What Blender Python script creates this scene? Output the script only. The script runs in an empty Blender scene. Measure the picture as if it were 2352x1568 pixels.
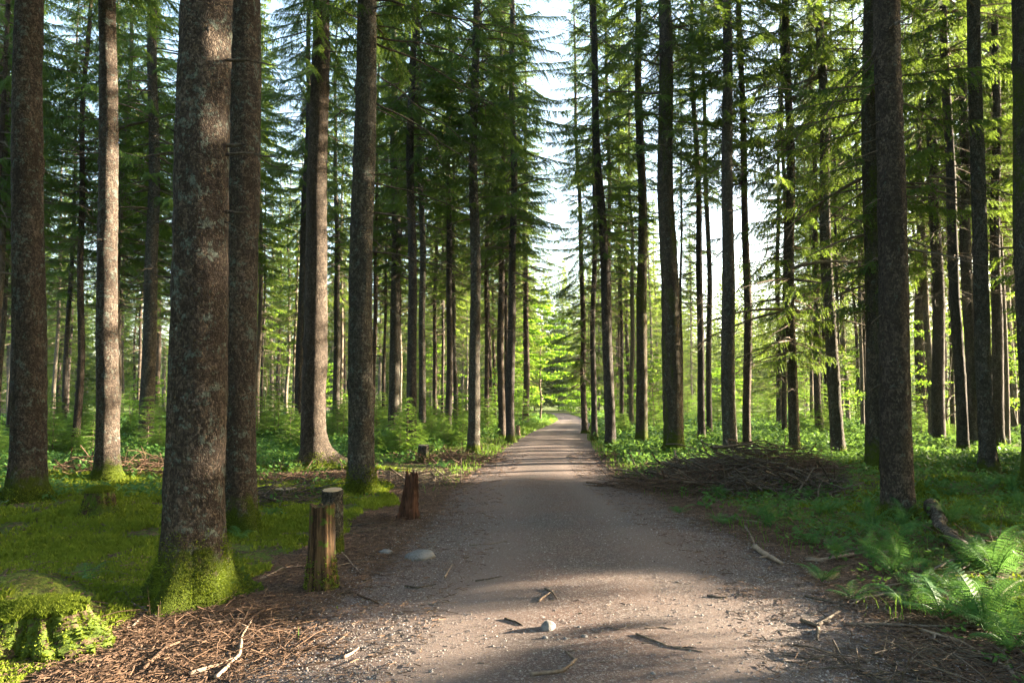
import bpy, math, random
import numpy as np
from mathutils import Vector, Matrix, Euler

# ------------------------------------------------------------------ camera, sky, sun, exposure
sc = bpy.context.scene
COL = sc.collection
CAM_H = 1.5
PITCH = math.radians(3.2)
FPX = 1568.0                       # 24 mm lens in units of a 2352 px wide picture
cam_d = bpy.data.cameras.new("camera")
cam_d.lens = 24.0; cam_d.sensor_width = 36.0
cam_d.shift_y = 58.3 / 2352.0
cam_d.clip_start = 0.05; cam_d.clip_end = 3000
cam = bpy.data.objects.new("camera", cam_d); COL.objects.link(cam)
cam.location = (0, 0, CAM_H)
cam.rotation_euler = (math.pi / 2 + PITCH, 0, 0)
sc.camera = cam

SUN_AZ = math.radians(75)          # clockwise from the view direction (+Y), so almost straight from the right
SUN_EL = math.radians(10.5)
w = bpy.data.worlds.new("World"); sc.world = w; w.use_nodes = True
wn = w.node_tree
bg = wn.nodes["Background"]
sky = wn.nodes.new("ShaderNodeTexSky"); sky.sky_type = 'NISHITA'; sky.sun_disc = False
sky.sun_elevation = SUN_EL; sky.sun_rotation = SUN_AZ
sky.air_density = 1.0; sky.dust_density = 3.0; sky.ozone_density = 1.0
wn.links.new(sky.outputs[0], bg.inputs[0]); bg.inputs[1].default_value = 0.11
sd = bpy.data.lights.new("sun", 'SUN'); sd.energy = 5.0; sd.angle = math.radians(0.6); sd.color = (1.0, 0.86, 0.66)
sun = bpy.data.objects.new("sun", sd); COL.objects.link(sun)
sdir = Vector((math.sin(SUN_AZ) * math.cos(SUN_EL), math.cos(SUN_AZ) * math.cos(SUN_EL), math.sin(SUN_EL)))
sun.rotation_euler = sdir.to_track_quat('Z', 'Y').to_euler()
sun.location = (30, 10, 40)
sc.view_settings.view_transform = 'Standard'; sc.view_settings.look = 'None'
sc.view_settings.exposure = 3.65; sc.view_settings.gamma = 1.0
cy = sc.cycles
cy.max_bounces = 6; cy.diffuse_bounces = 4; cy.glossy_bounces = 2; cy.transmission_bounces = 4; cy.volume_bounces = 0
cy.sample_clamp_indirect = 6.0
cy.caustics_reflective = False; cy.caustics_refractive = False

HAZE = .00012
rng = np.random.default_rng(7)
random.seed(7)

# ------------------------------------------------------------------ numeric helpers
def sstep(a, b, x):
    t = np.clip((np.asarray(x, float) - a) / (b - a), 0, 1); return t * t * (3 - 2 * t)
_tab = np.random.default_rng(3).random((256, 256))
def vnoise(x, y, s=0):
    x = np.asarray(x, float) + 37.3 * s + 1000; y = np.asarray(y, float) + 91.7 * s + 1000
    ix = np.floor(x).astype(int); iy = np.floor(y).astype(int)
    fx = x - ix; fy = y - iy
    fx = fx * fx * (3 - 2 * fx); fy = fy * fy * (3 - 2 * fy)
    a = _tab[ix % 256, iy % 256]; b = _tab[(ix + 1) % 256, iy % 256]
    c = _tab[ix % 256, (iy + 1) % 256]; d = _tab[(ix + 1) % 256, (iy + 1) % 256]
    return (a * (1 - fx) + b * fx) * (1 - fy) + (c * (1 - fx) + d * fx) * fy
def fbm(x, y, s=0, o=4):
    v = 0; a = .5; t = 0
    for k in range(o):
        v = v + a * vnoise(np.asarray(x) * 2 ** k, np.asarray(y) * 2 ** k, s + k); t += a; a *= .5
    return v / t

# road edges (metres): distance, left x, right x
_rd = np.array([(-30, -1.5, 2.1), (0, -1.5, 2.1), (3.7, -1.45, 2.2), (4.5, -1.37, 2.4), (6.4, -1.15, 2.6), (8.7, -1.0, 2.4), (13.8, -.98, 2.1),
                (19.6, -.5, 2.5), (29.4, .3, 3.25), (39.2, 1.25, 4.3), (52, 2.9, 6.0), (67, 4.5, 7.3), (94, 5.9, 8.9),
                (122, 6.4, 9.6), (136, 3, 7), (146, -8, -3), (152, -30, -24), (156, -60, -54)])
def road_edges(y):
    return np.interp(y, _rd[:, 0], _rd[:, 1]), np.interp(y, _rd[:, 0], _rd[:, 2])
def edge_dist(x, y):                # >0 outside the road
    l, r = road_edges(y)
    return np.maximum(l - x, x - r)
BUMPS = [(-3.35, 4.75, .34, .5), (-5.1, 9.2, .14, .8), (5.4, 8.6, .10, .9), (7.2, 11.5, .16, 1.3), (4.9, 12.6, .12, 1.8), (9.5, 14, .25, 2), (-9, 13, .15, 2), (8.2, 9.6, .14, .8)]
def gz(x, y):
    x = np.asarray(x, float); y = np.asarray(y, float)
    e = edge_dist(x, y)
    a = sstep(0.1, 2.2, e)
    z = a * (0.20 * (fbm(x * .35, y * .35, 1, 2) - .45) + 0.10 * (fbm(x * 1.3, y * 1.3, 5, 3) - .5)) + .05 * a
    z = z + sstep(.0, .5, e) * .025 * (fbm(x * 5, y * 5, 8, 2) - .5)
    for bx, by, h, r in BUMPS:
        z = z + a * h * np.exp(-((x - bx) ** 2 + (y - by) ** 2) / (r * r))
    # hillside beyond the trees, high on the right
    hill = sstep(190, 420, y + .0 * x) * (14 + 26 * sstep(-60, 260, x) + 10 * fbm(x * .01, y * .01, 9, 2))
    return z + hill
def G(u, v):
    xc = (u - 1176) / FPX; yc = (784 + 58.3 - v) / FPX
    d = Vector((xc, math.cos(PITCH) - yc * math.sin(PITCH), math.sin(PITCH) + yc * math.cos(PITCH)))
    return d
def ground(u, v, lift=0.0):
    d = G(u, v); z = 0.0
    t = 0
    for _ in range(8):
        t = (z + lift - CAM_H) / d.z
        z = z + .6 * (float(gz(d.x * t, d.y * t)) - z)
    t = (z + lift - CAM_H) / d.z
    return Vector((d.x * t, d.y * t, z + lift))
def at_y(u, v, y):
    d = G(u, v); t = y / d.y
    return Vector((d.x * t, y, CAM_H + d.z * t))

# ------------------------------------------------------------------ mesh helpers
class MB:
    """collects vertices/faces (tris or quads) and builds one mesh"""
    def __init__(s): s.v = []; s.f3 = []; s.f4 = []; s.n = 0; s.t3 = []; s.t4 = []
    def add(s, V, F, tint=None):
        V = np.asarray(V, float).reshape(-1, 3); F = np.asarray(F, int)
        if tint is None: tint = np.zeros(len(F))
        elif np.isscalar(tint): tint = np.full(len(F), tint)
        if F.shape[1] == 3: s.f3.append(F + s.n); s.t3.append(tint)
        else: s.f4.append(F + s.n); s.t4.append(tint)
        s.v.append(V); s.n += len(V)
    def arrays(s):
        V = np.concatenate(s.v)
        f3 = np.concatenate(s.f3) if s.f3 else np.zeros((0, 3), int)
        f4 = np.concatenate(s.f4) if s.f4 else np.zeros((0, 4), int)
        t = np.concatenate(s.t3 + s.t4) if (s.t3 or s.t4) else np.zeros(0)
        return V, f3, f4, t
    def mesh(s, name, mats, smooth=False, slots=None):
        V, f3, f4, t = s.arrays()
        return make_mesh(name, V, f3, f4, mats, smooth, t, slots)
def make_mesh(name, V, f3, f4, mats, smooth=False, tint=None, slots=None):
    me = bpy.data.meshes.new(name)
    n3, n4 = len(f3), len(f4)
    me.vertices.add(len(V)); me.vertices.foreach_set("co", np.asarray(V, np.float32).ravel())
    loops = np.concatenate([f3.ravel(), f4.ravel()]).astype(np.int32)
    me.loops.add(len(loops)); me.loops.foreach_set("vertex_index", loops)
    me.polygons.add(n3 + n4)
    st = np.concatenate([np.arange(n3) * 3, n3 * 3 + np.arange(n4) * 4]).astype(np.int32)
    me.polygons.foreach_set("loop_start", st)
    if smooth: me.polygons.foreach_set("use_smooth", np.ones(n3 + n4, bool))
    if tint is not None and len(tint):
        at = me.attributes.new("tint", 'FLOAT', 'FACE'); at.data.foreach_set("value", np.asarray(tint, np.float32))
    if slots is not None: me.polygons.foreach_set("material_index", np.asarray(slots, np.int32))
    for m in (mats if isinstance(mats, (list, tuple)) else [mats]): me.materials.append(m)
    me.update(calc_edges=True)
    return me
def tube(pts, rad, n=6, cap=True):
    P = np.asarray([tuple(p) for p in pts], float); k = len(P); R = np.broadcast_to(np.asarray(rad, float), (k,))
    T = np.gradient(P, axis=0); T /= np.linalg.norm(T, axis=1)[:, None] + 1e-9
    ref = np.array([0, 0, 1.0]) if abs(T[:, 2]).mean() < .8 else np.array([1.0, 0, 0])
    A = np.cross(T, ref); A /= np.linalg.norm(A, axis=1)[:, None] + 1e-9
    B = np.cross(T, A)
    th = np.arange(n) / n * 2 * math.pi
    V = P[:, None, :] + R[:, None, None] * (np.cos(th)[None, :, None] * A[:, None, :] + np.sin(th)[None, :, None] * B[:, None, :])
    V = V.reshape(-1, 3)
    i = np.arange(k - 1)[:, None] * n; j = np.arange(n)[None, :]; j2 = (j + 1) % n
    F = np.stack([i + j, i + j2, i + n + j2, i + n + j], -1).reshape(-1, 4)
    if cap:
        c0 = len(V); V = np.concatenate([V, P[:1] - T[:1] * R[0] * .2, P[-1:] + T[-1:] * R[-1] * .2])
        extra = []
        jj = np.arange(n); j2 = (jj + 1) % n
        e1 = np.stack([np.full(n, c0), j2, jj, jj], -1); e2 = np.stack([np.full(n, c0 + 1), (k - 1) * n + jj, (k - 1) * n + j2], -1)
        return V, F, np.concatenate([e1[:, :3], e2])
    return V, F, np.zeros((0, 3), int)
def add_tube(mb, pts, rad, n=6, tint=None, cap=True):
    V, F, C = tube(pts, rad, n, cap)
    base = mb.n
    mb.add(V, F, tint)
    if len(C):
        mb.f3.append(C + base); mb.t3.append(np.full(len(C), 0. if tint is None else tint))
def bent(p0, p1, k=8, sag=0.0, wob=.02, r=None):
    r = r or rng
    p0 = np.array(p0, float); p1 = np.array(p1, float); L = np.linalg.norm(p1 - p0)
    t = np.linspace(0, 1, k)[:, None]
    P = p0 + (p1 - p0) * t
    P[:, 2] += sag * 4 * (t * (1 - t))[:, 0]
    N = r.normal(size=(k, 3)) * wob * L
    N = (N + np.roll(N, 1, 0)) / 2; N[0] = 0; N[-1] *= .5
    return P + N

def obj(name, me, parent=None, **kw):
    o = bpy.data.objects.new(name, me); COL.objects.link(o)
    if parent: o.parent = parent
    for k, v in kw.items(): setattr(o, k, v)
    return o
def tag(o, label=None, cat=None, group=None, kind=None):
    if label: o["label"] = label
    if cat: o["category"] = cat
    if group: o["group"] = group
    if kind: o["kind"] = kind
    return o
def empty(name, loc, label, cat, group=None, rot=(0, 0, 0)):
    o = bpy.data.objects.new(name, None); COL.objects.link(o); o.location = loc; o.rotation_euler = rot
    o.empty_display_size = .3
    return tag(o, label, cat, group)

# ------------------------------------------------------------------ material helpers
class NT:
    def __init__(s, name):
        s.m = bpy.data.materials.new(name); s.m.use_nodes = True; s.t = s.m.node_tree
        s.t.nodes.clear(); s.out = s.t.nodes.new("ShaderNodeOutputMaterial")
    def n(s, ty, ins=None, **kw):
        nd = s.t.nodes.new(ty)
        for k, v in kw.items(): setattr(nd, k, v)
        for k, v in (ins or {}).items():
            sock = nd.inputs[k]
            if isinstance(v, bpy.types.NodeSocket): s.t.links.new(v, sock)
            else: sock.default_value = v
        return nd
    def mix(s, f, a, b, bt='MIX'):
        nd = s.t.nodes.new("ShaderNodeMix"); nd.data_type = 'RGBA'; nd.blend_type = bt
        for k, v in ((0, f), (6, a), (7, b)):
            if isinstance(v, bpy.types.NodeSocket): s.t.links.new(v, nd.inputs[k])
            else: nd.inputs[k].default_value = (tuple(v) + (1,) if k and len(v) == 3 else v)
        return nd.outputs[2]
    def math(s, op, a, b=0.5, c=0.0, clamp=False):
        nd = s.t.nodes.new("ShaderNodeMath"); nd.operation = op; nd.use_clamp = clamp
        for k, v in ((0, a), (1, b), (2, c)):
            if isinstance(v, bpy.types.NodeSocket): s.t.links.new(v, nd.inputs[k])
            else: nd.inputs[k].default_value = v
        return nd.outputs[0]
    def ramp(s, v, a, b, lo=0.0, hi=1.0):
        nd = s.t.nodes.new("ShaderNodeMapRange"); nd.interpolation_type = 'SMOOTHSTEP'
        for k, x in ((0, v), (1, a), (2, b), (3, lo), (4, hi)):
            if isinstance(x, bpy.types.NodeSocket): s.t.links.new(x, nd.inputs[k])
            else: nd.inputs[k].default_value = x
        return nd.outputs[0]
    def noise(s, vec, scale, detail=4, rough=.6, dist=0.0):
        return s.n("ShaderNodeTexNoise", {"Vector": vec, "Scale": scale, "Detail": detail, "Roughness": rough, "Distortion": dist})
    def vor(s, vec, scale, feature='F1'):
        return s.n("ShaderNodeTexVoronoi", {"Vector": vec, "Scale": scale}, feature=feature)
    def scalev(s, vec, sc_):
        return s.n("ShaderNodeMapping", {"Vector": vec, "Scale": sc_}).outputs[0]
    def attr(s, name): return s.n("ShaderNodeAttribute", attribute_name=name).outputs["Fac"]
    def bump(s, h, strength=.5, dist=.02, normal=None):
        ins = {"Height": h, "Strength": strength, "Distance": dist}
        if normal is not None: ins["Normal"] = normal
        return s.n("ShaderNodeBump", ins).outputs[0]
    def principled(s, col, rough=.9, normal=None, spec=.25, **kw):
        p = s.n("ShaderNodeBsdfPrincipled", {"Roughness": rough, "Specular IOR Level": spec})
        if isinstance(col, bpy.types.NodeSocket): s.t.links.new(col, p.inputs["Base Color"])
        else: p.inputs["Base Color"].default_value = tuple(col) + (1,)
        if normal is not None: s.t.links.new(normal, p.inputs["Normal"])
        return p.outputs[0]
    def done(s, sh):
        s.t.links.new(sh, s.out.inputs[0]); return s.m

def bark_mat(name, c1, c2, lichen=.35, moss_h=.35, moss_side=0.0, lich_col=(.20, .26, .22), flake=55):
    c1 = tuple(x * 1.35 for x in c1); c2 = tuple(x * 1.4 for x in c2)
    q = NT(name); oc = q.n("ShaderNodeTexCoord").outputs["Object"]
    rnd = q.n("ShaderNodeObjectInfo").outputs["Random"]
    off = q.n("ShaderNodeVectorMath", {0: oc, 1: q.n("ShaderNodeCombineXYZ", {0: 0.0, 1: 0.0, 2: q.math('MULTIPLY', rnd, 40)}).outputs[0]}, operation='ADD').outputs[0]
    fv = q.scalev(off, (1, 1, .62))
    warp = q.noise(fv, 14, 3).outputs["Color"]
    fv2 = q.n("ShaderNodeVectorMath", {0: fv, 1: q.n("ShaderNodeVectorMath", {0: warp, "Scale": .05}, operation='SCALE').outputs[0]}, operation='ADD').outputs[0]
    ve = q.vor(fv2, flake); vd = q.vor(fv2, flake, 'DISTANCE_TO_EDGE')
    cr = q.n("ShaderNodeSeparateColor", {0: ve.outputs["Color"]}).outputs[0]
    big = q.noise(q.scalev(off, (1, 1, .35)), 2.2, 4).outputs["Fac"]
    col = q.mix(q.ramp(cr, .1, .9), c1, c2)
    col = q.mix(q.ramp(big, .35, .7, 0, .55), col, tuple(x * .55 for x in c1))
    vb = q.vor(q.scalev(fv2, (1, 1, .8)), flake * .33); cb = q.n('ShaderNodeSeparateColor', {0: vb.outputs['Color']}).outputs[1]
    col = q.mix(q.ramp(cb, .1, .9, 0, .55), col, tuple(x * .62 for x in c1))
    crack = q.ramp(vd.outputs["Distance"], 0.0, .12, 1, 0)
    col = q.mix(q.math('MULTIPLY', crack, .5), col, tuple(x * .22 for x in c1))
    # horizontal wrinkles higher up and knots
    ring = q.noise(q.scalev(off, (2.5, 2.5, 22)), 1.6, 3).outputs["Fac"]
    col = q.mix(q.ramp(ring, .56, .72, 0, .5), col, tuple(x * .35 for x in c1))
    # lichen
    ln = q.noise(off, 8.5, 7, .75, .3).outputs["Fac"]
    ln2 = q.noise(off, 38, 3, .6).outputs["Fac"]
    lm = q.ramp(q.math('ADD', ln, q.math('MULTIPLY', ln2, .28)), .83 - lichen * .3, .90 - lichen * .3)
    lcol = q.mix(cr, tuple(x * .7 for x in lich_col), tuple(min(1, x * 1.45) for x in lich_col))
    col = q.mix(q.math('MULTIPLY', lm, .62), col, lcol)
    # moss
    z = q.n("ShaderNodeSeparateXYZ", {0: oc}).outputs[2]
    mn = q.noise(off, 7, 5, .65).outputs["Fac"]
    m1 = q.ramp(q.math('ADD', q.math('DIVIDE', z, max(moss_h, .01)), q.math('MULTIPLY', mn, 1.6)), 1.25, 1.65, 1, 0)
    if moss_side > 0:
        ms = q.noise(q.scalev(off, (1, 1, .25)), 3.2, 4, .6).outputs["Fac"]
        m2 = q.ramp(ms, .62 - .3 * moss_side, .72 - .25 * moss_side)
        m1 = q.math('MAXIMUM', m1, q.math('MULTIPLY', m2, q.ramp(q.noise(off, 24, 4, .7).outputs['Fac'], .42, .6, .15, .9)))
    mc = q.mix(q.noise(off, 60, 2).outputs["Fac"], (.018, .03, .004), (.115, .15, .018))
    col = q.mix(m1, col, mc)
    h = q.math('ADD', q.math('MULTIPLY', cr, .5), q.ramp(vd.outputs["Distance"], 0, .2, 0, .5))
    h = q.math('ADD', h, q.math('MULTIPLY', ln2, .6))
    h = q.math('ADD', h, q.math('MULTIPLY', ring, .8))
    return q.done(q.principled(col, .92, q.bump(q.math('ADD', h, cb), .85, .028), .1))

def leaf_mat(name, dark, light, trans, tf=.4, rough=.6, hue_scale=.35, spec=.12):
    q = NT(name)
    ti = q.attr("tint"); geo = q.n("ShaderNodeNewGeometry").outputs["Position"]
    rnd = q.n("ShaderNodeObjectInfo").outputs["Random"]
    nz = q.noise(geo, hue_scale * 3, 3).outputs["Fac"]
    f = q.math('ADD', q.math('MULTIPLY', ti, .55), q.math('MULTIPLY', nz, .5))
    f = q.math('ADD', f, q.math('MULTIPLY', rnd, .18), clamp=True)
    f = q.ramp(f, .25, .95)
    col = q.mix(f, dark, light)
    tcol = q.mix(f, tuple(x * .6 for x in trans), trans)
    a = q.principled(col, rough, None, spec)
    b = q.n("ShaderNodeBsdfTranslucent"); q.t.links.new(tcol, b.inputs[0])
    mx = q.n("ShaderNodeMixShader", {0: tf}); q.t.links.new(a, mx.inputs[1]); q.t.links.new(b.outputs[0], mx.inputs[2])
    return q.done(mx.outputs[0])

M = {}
M['lichen'] = bark_mat("lichen_bark", (.052, .040, .032), (.145, .112, .086), .50, .55, 0, (.15, .185, .155), 70)
M['grey'] = bark_mat("grey_bark", (.055, .048, .038), (.135, .118, .092), .44, .35, 0, (.14, .17, .14))
M['brown'] = bark_mat("brown_bark", (.052, .041, .032), (.125, .098, .075), .30, .25, 0, (.12, .14, .115))
M['dark'] = bark_mat("dark_bark", (.045, .039, .033), (.11, .096, .08), .34, .45, 0, (.09, .11, .09))
M['mossy'] = bark_mat("mossy_bark", (.05, .042, .03), (.115, .095, .066), .40, .9, .45, (.15, .18, .15))
M['pale'] = bark_mat("pale_sunlit_bark", (.11, .095, .072), (.24, .20, .155), .25, .15)  # paler bark for thin far trunks; sunlight on them is put into the colour
M['logbark'] = bark_mat('log_bark', (.075, .06, .045), (.21, .17, .13), .45, .012, 0, (.17, .20, .17))
M['needle'] = leaf_mat("spruce_needles", (.016, .048, .020), (.080, .140, .030), (.25, .37, .045), .38, .55)
M['needle_far'] = leaf_mat("sunlit_spruce_needles", (.024, .058, .018), (.115, .165, .034), (.30, .42, .05), .44, .55)  # yellower and brighter than the near needles; sunlit glow put into the colour
M['needle_y'] = leaf_mat("young_spruce_needles", (.035, .085, .02), (.095, .17, .035), (.27, .44, .055), .45, .55)
M['beech'] = leaf_mat("beech_leaves", (.05, .12, .015), (.11, .21, .025), (.30, .52, .04), .55, .5)
M['herb'] = leaf_mat("herb_leaves", (.032, .095, .022), (.095, .195, .045), (.18, .32, .05), .38, .5)
M['fern'] = leaf_mat("fern_leaves", (.035, .12, .035), (.09, .22, .055), (.15, .31, .06), .4, .5)
M['grass'] = leaf_mat("grass_blades", (.045, .10, .018), (.12, .20, .03), (.20, .33, .04), .42, .5)
M['moss'] = leaf_mat("moss_tufts", (.058, .082, .011), (.20, .245, .030), (.25, .33, .028), .34, .9, .8, .05)
def wood_mat(name, c1, c2, sc_=30, stretch=(1, 1, .12), rough=.85, mossy=0.0):
    q = NT(name); oc = q.n("ShaderNodeTexCoord").outputs["Object"]
    n1 = q.noise(q.scalev(oc, stretch), sc_, 5, .65).outputs["Fac"]
    n2 = q.noise(oc, 6, 4).outputs["Fac"]
    ti = q.attr("tint")
    col = q.mix(q.ramp(n1, .32, .68), c1, c2)
    col = q.mix(q.ramp(n2, .4, .7, 0, .5), col, tuple(x * .5 for x in c1))
    col = q.mix(q.math('MULTIPLY', ti, .6), col, tuple(min(1, x * 1.7) for x in c2))
    if mossy:
        mm = q.noise(oc, 9, 5, .7).outputs["Fac"]
        col = q.mix(q.ramp(mm, .68 - mossy * .3, .74 - mossy * .3), col, q.mix(n1, (.03, .05, .006), (.10, .14, .02)))
    return q.done(q.principled(col, rough, q.bump(n1, .8, .012), .2))
M['deadwood'] = wood_mat("dead_branch_wood", (.10, .07, .05), (.24, .18, .13), 40, (1, 1, 1))
M['darktwig'] = wood_mat("dark_twig_wood", (.045, .034, .025), (.15, .115, .082), 40, (1, 1, 1))
M['litterwood'] = wood_mat("litter_twigs", (.045, .027, .018), (.165, .10, .062), 40, (1, 1, 1))
M['rotten'] = wood_mat("rotten_wood", (.014, .009, .006), (.16, .095, .045), 34, (1, 1, .07), .9, .42)
M['rotmoss'] = wood_mat('mossy_rotten_wood', (.02, .013, .008), (.12, .08, .045), 26, (1, 1, .09), .9, .75)
M['rotred'] = wood_mat("red_rotten_wood", (.03, .014, .009), (.14, .065, .036), 26, (1, 1, .09), .9, .12)
M['cutwood'] = wood_mat("sawn_wood", (.36, .24, .13), (.55, .40, .25), 12, (1, 1, 1))
M['log'] = wood_mat("bare_log_wood", (.16, .11, .075), (.36, .26, .18), 18, (1, 1, 1))

def ground_mat():
    q = NT("forest_floor"); g = q.n("ShaderNodeNewGeometry").outputs["Position"]
    road = q.attr("road"); moss = q.attr("moss")
    n_f = q.noise(g, 42, 5, .7).outputs["Fac"]; n_m = q.noise(g, 5.5, 6, .7).outputs["Fac"]; n_b = q.noise(g, .9, 5, .65).outputs["Fac"]
    # needle litter
    ls = q.noise(q.scalev(g, (1, .35, 1)), 75, 4, .7).outputs["Fac"]
    lit = q.mix(q.ramp(ls, .34, .66), (.030, .018, .011), (.19, .105, .058))
    lit = q.mix(q.ramp(n_m, .4, .66), lit, (.085, .05, .032))
    lv = q.vor(q.n('ShaderNodeVectorMath', {0: q.scalev(g, (1, .6, 1)), 1: q.n('ShaderNodeVectorMath', {0: q.noise(g, 9, 3).outputs['Color'], 'Scale': .12}, operation='SCALE').outputs[0]}, operation='ADD').outputs[0], 90); lc = q.n("ShaderNodeSeparateColor", {0: lv.outputs["Color"]}).outputs[1]
    lit = q.mix(q.ramp(lc, .86, .93, 0, .55), lit, (.26, .16, .09))
    # moss
    mo = q.mix(q.ramp(n_f, .33, .68), (.048, .070, .011), (.19, .225, .032))
    mo = q.mix(q.ramp(n_m, .42, .70, 0, .7), mo, (.06, .10, .014))
    mo = q.mix(q.ramp(q.noise(g, 1.7, 5, .7).outputs['Fac'], .5, .68, 0, .6), mo, (.07, .05, .03))
    mm = q.ramp(q.math('ADD', moss, q.math('MULTIPLY', q.math('SUBTRACT', q.math('ADD', n_m, q.math('MULTIPLY', n_f, .5)), .75), 1.4)), .38, .58)
    gr = q.mix(mm, lit, mo)
    # gravel
    v1 = q.vor(g, 70); c1 = q.n("ShaderNodeSeparateColor", {0: v1.outputs["Color"]}).outputs[0]
    v2 = q.vor(g, 190); c2 = q.n("ShaderNodeSeparateColor", {0: v2.outputs["Color"]}).outputs[0]
    rb = q.mix(q.ramp(n_b, .35, .65), (.188, .115, .088), (.16, .122, .104))
    rb = q.mix(q.ramp(c2, .2, .9, 0, .75), rb, (.052, .040, .034))
    rb = q.mix(q.ramp(c1, .82, .97, 0, .75), rb, (.32, .27, .235))
    rb = q.mix(q.ramp(c2, .88, .97, 0, .8), rb, (.36, .32, .29))
    rb = q.mix(q.ramp(n_f, .45, .75, 0, .5), rb, (.07, .047, .036))
    tr = q.attr('track'); rb = q.mix(q.math('MULTIPLY', tr, .6), rb, (.225, .172, .145))
    rm = q.ramp(q.math('ADD', road, q.math('MULTIPLY', q.math('SUBTRACT', q.math('ADD', n_m, n_f), 1.0), 1.0)), .38, .6)
    col = q.mix(rm, gr, rb)
    h = q.math('ADD', q.math('MULTIPLY', n_f, 1.0), q.math('MULTIPLY', ls, .8))
    hr = q.math('ADD', q.math('MULTIPLY', c1, .35), q.math('MULTIPLY', c2, .3))
    hh = q.n("ShaderNodeMix", {0: rm, 2: h, 3: hr}).outputs[0]
    return q.done(q.principled(col, .95, q.bump(hh, 1.0, .02), .15))
M['ground'] = ground_mat()
q = NT("thick_moss"); oc_ = q.n("ShaderNodeTexCoord").outputs["Object"]; n_ = q.noise(oc_, 45, 4, .7).outputs["Fac"]
M['mossbed'] = q.done(q.principled(q.mix(q.ramp(n_, .33, .66), (.015, .028, .004), (.085, .12, .015)), .95, q.bump(n_, 1, .03), .05))

# ------------------------------------------------------------------ ground, road, pond
def moss_mask(x, y):
    e = edge_dist(x, y)
    l, r = road_edges(y)
    left = (x < l)
    m = sstep(.5, 1.7, e + .9 * (fbm(x * .8, y * .8, 21) - .5))
    # needle-littered strips
    m = m * (1 - .9 * np.exp(-((y - 4.3 + .25 * (x + 2.0)) / .9) ** 2) * sstep(-2.7, -2.0, x) * left)
    m = m * (1 - .85 * np.exp(-((y - 13.8) / 1.7) ** 2) * left * sstep(-12, -4, x))
    m = m * (1 - .6 * sstep(.52, .66, fbm(x * .45, y * .45, 33)) * (~left) * sstep(12, 6, y))
    return m
def axis(a, b, fine, growth, c):
    out = [c]; s = fine
    while out[-1] < b: out.append(out[-1] + s); s *= growth
    neg = [c]; s = fine
    while neg[-1] > a: neg.append(neg[-1] - s); s *= growth
    return np.array(sorted(set(out + neg)))
xs = axis(-430, 430, .05, 1.022, 0.0); ys = axis(-60, 440, .05, 1.0165, 4.0)
X, Y = np.meshgrid(xs, ys); Z = gz(X, Y)
def grid_mesh(name, X, Y, Z, mat, attrs):
    r, c = X.shape; V = np.stack([X, Y, Z], -1).reshape(-1, 3)
    i = np.arange(r - 1)[:, None] * c; j = np.arange(c - 1)[None, :]
    F = np.stack([i + j, i + j + 1, i + c + j + 1, i + c + j], -1).reshape(-1, 4)
    me = make_mesh(name, V, np.zeros((0, 3), int), F, mat, True)
    for k, a in attrs.items():
        at = me.attributes.new(k, 'FLOAT', 'POINT'); at.data.foreach_set("value", np.asarray(a, np.float32).ravel())
    return me
gmoss = moss_mask(X, Y)
tag(obj("ground", grid_mesh("ground", X, Y, Z, M['ground'], {"road": sstep(.35, -.3, edge_dist(X, Y)) * .45, "moss": gmoss})), kind="structure")
ry = axis(-12, 153, .06, 1.02, 4.0); tt = np.linspace(-.16, 1.16, 110)
RL, RR = road_edges(ry)
RX = RL[:, None] + (RR - RL)[:, None] * tt[None, :]; RY = np.repeat(ry[:, None], len(tt), 1)
hgt = .004 + .03 * (1 - (2 * tt - 1) ** 2)[None, :] * sstep(-.16, .2, tt) * sstep(1.16, .8, tt) + .012 * (fbm(RX * 1.5, RY * .5, 40) - .5) * sstep(-.1, .1, tt) * sstep(1.1, .9, tt)
RZ = gz(RX, RY) + np.maximum(hgt, .004)
tag(obj("gravel_path", grid_mesh("gravel_path", RX, RY, RZ, M['ground'], {"road": sstep(.4, -.28, edge_dist(RX, RY)), "moss": moss_mask(RX, RY), "track": np.exp(-((tt - .26) / .10) ** 2)[None, :] * (.5 + fbm(RX, RY * .3, 41)) + np.exp(-((tt - .70) / .10) ** 2)[None, :] * (.5 + fbm(RX, RY * .3, 42))})), kind="structure")
def rz(x, y):       # surface height on road or forest floor
    e = edge_dist(x, y); l, r = road_edges(y); t = (x - l) / (r - l)
    h = .004 + .03 * (1 - (2 * t - 1) ** 2) * sstep(-.16, .2, t) * sstep(1.16, .8, t)
    return gz(x, y) + np.where((t > -.16) & (t < 1.16), np.maximum(h, 0.004), 0)

q = NT("pond_water"); gg = q.n("ShaderNodeNewGeometry").outputs["Position"]
p = q.principled((.03, .09, .075), .12, q.bump(q.noise(q.scalev(gg, (1, .4, 1)), 1.2, 3).outputs["Fac"], .15, .05), .6)
M['water'] = q.done(p)
wp = np.array([(18, 80), (30, 66), (48, 62), (70, 70), (92, 95), (90, 130), (60, 145), (36, 130), (22, 105)], float)
mbw = MB(); cen = wp.mean(0); k = len(wp)
mbw.add(np.vstack([np.c_[wp, np.full(k, .22)], [[cen[0], cen[1], .22]]]), [(i, (i + 1) % k, k) for i in range(k)])
tag(obj("pond_water", mbw.mesh("pond_water", M['water'])), kind="structure")

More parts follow.
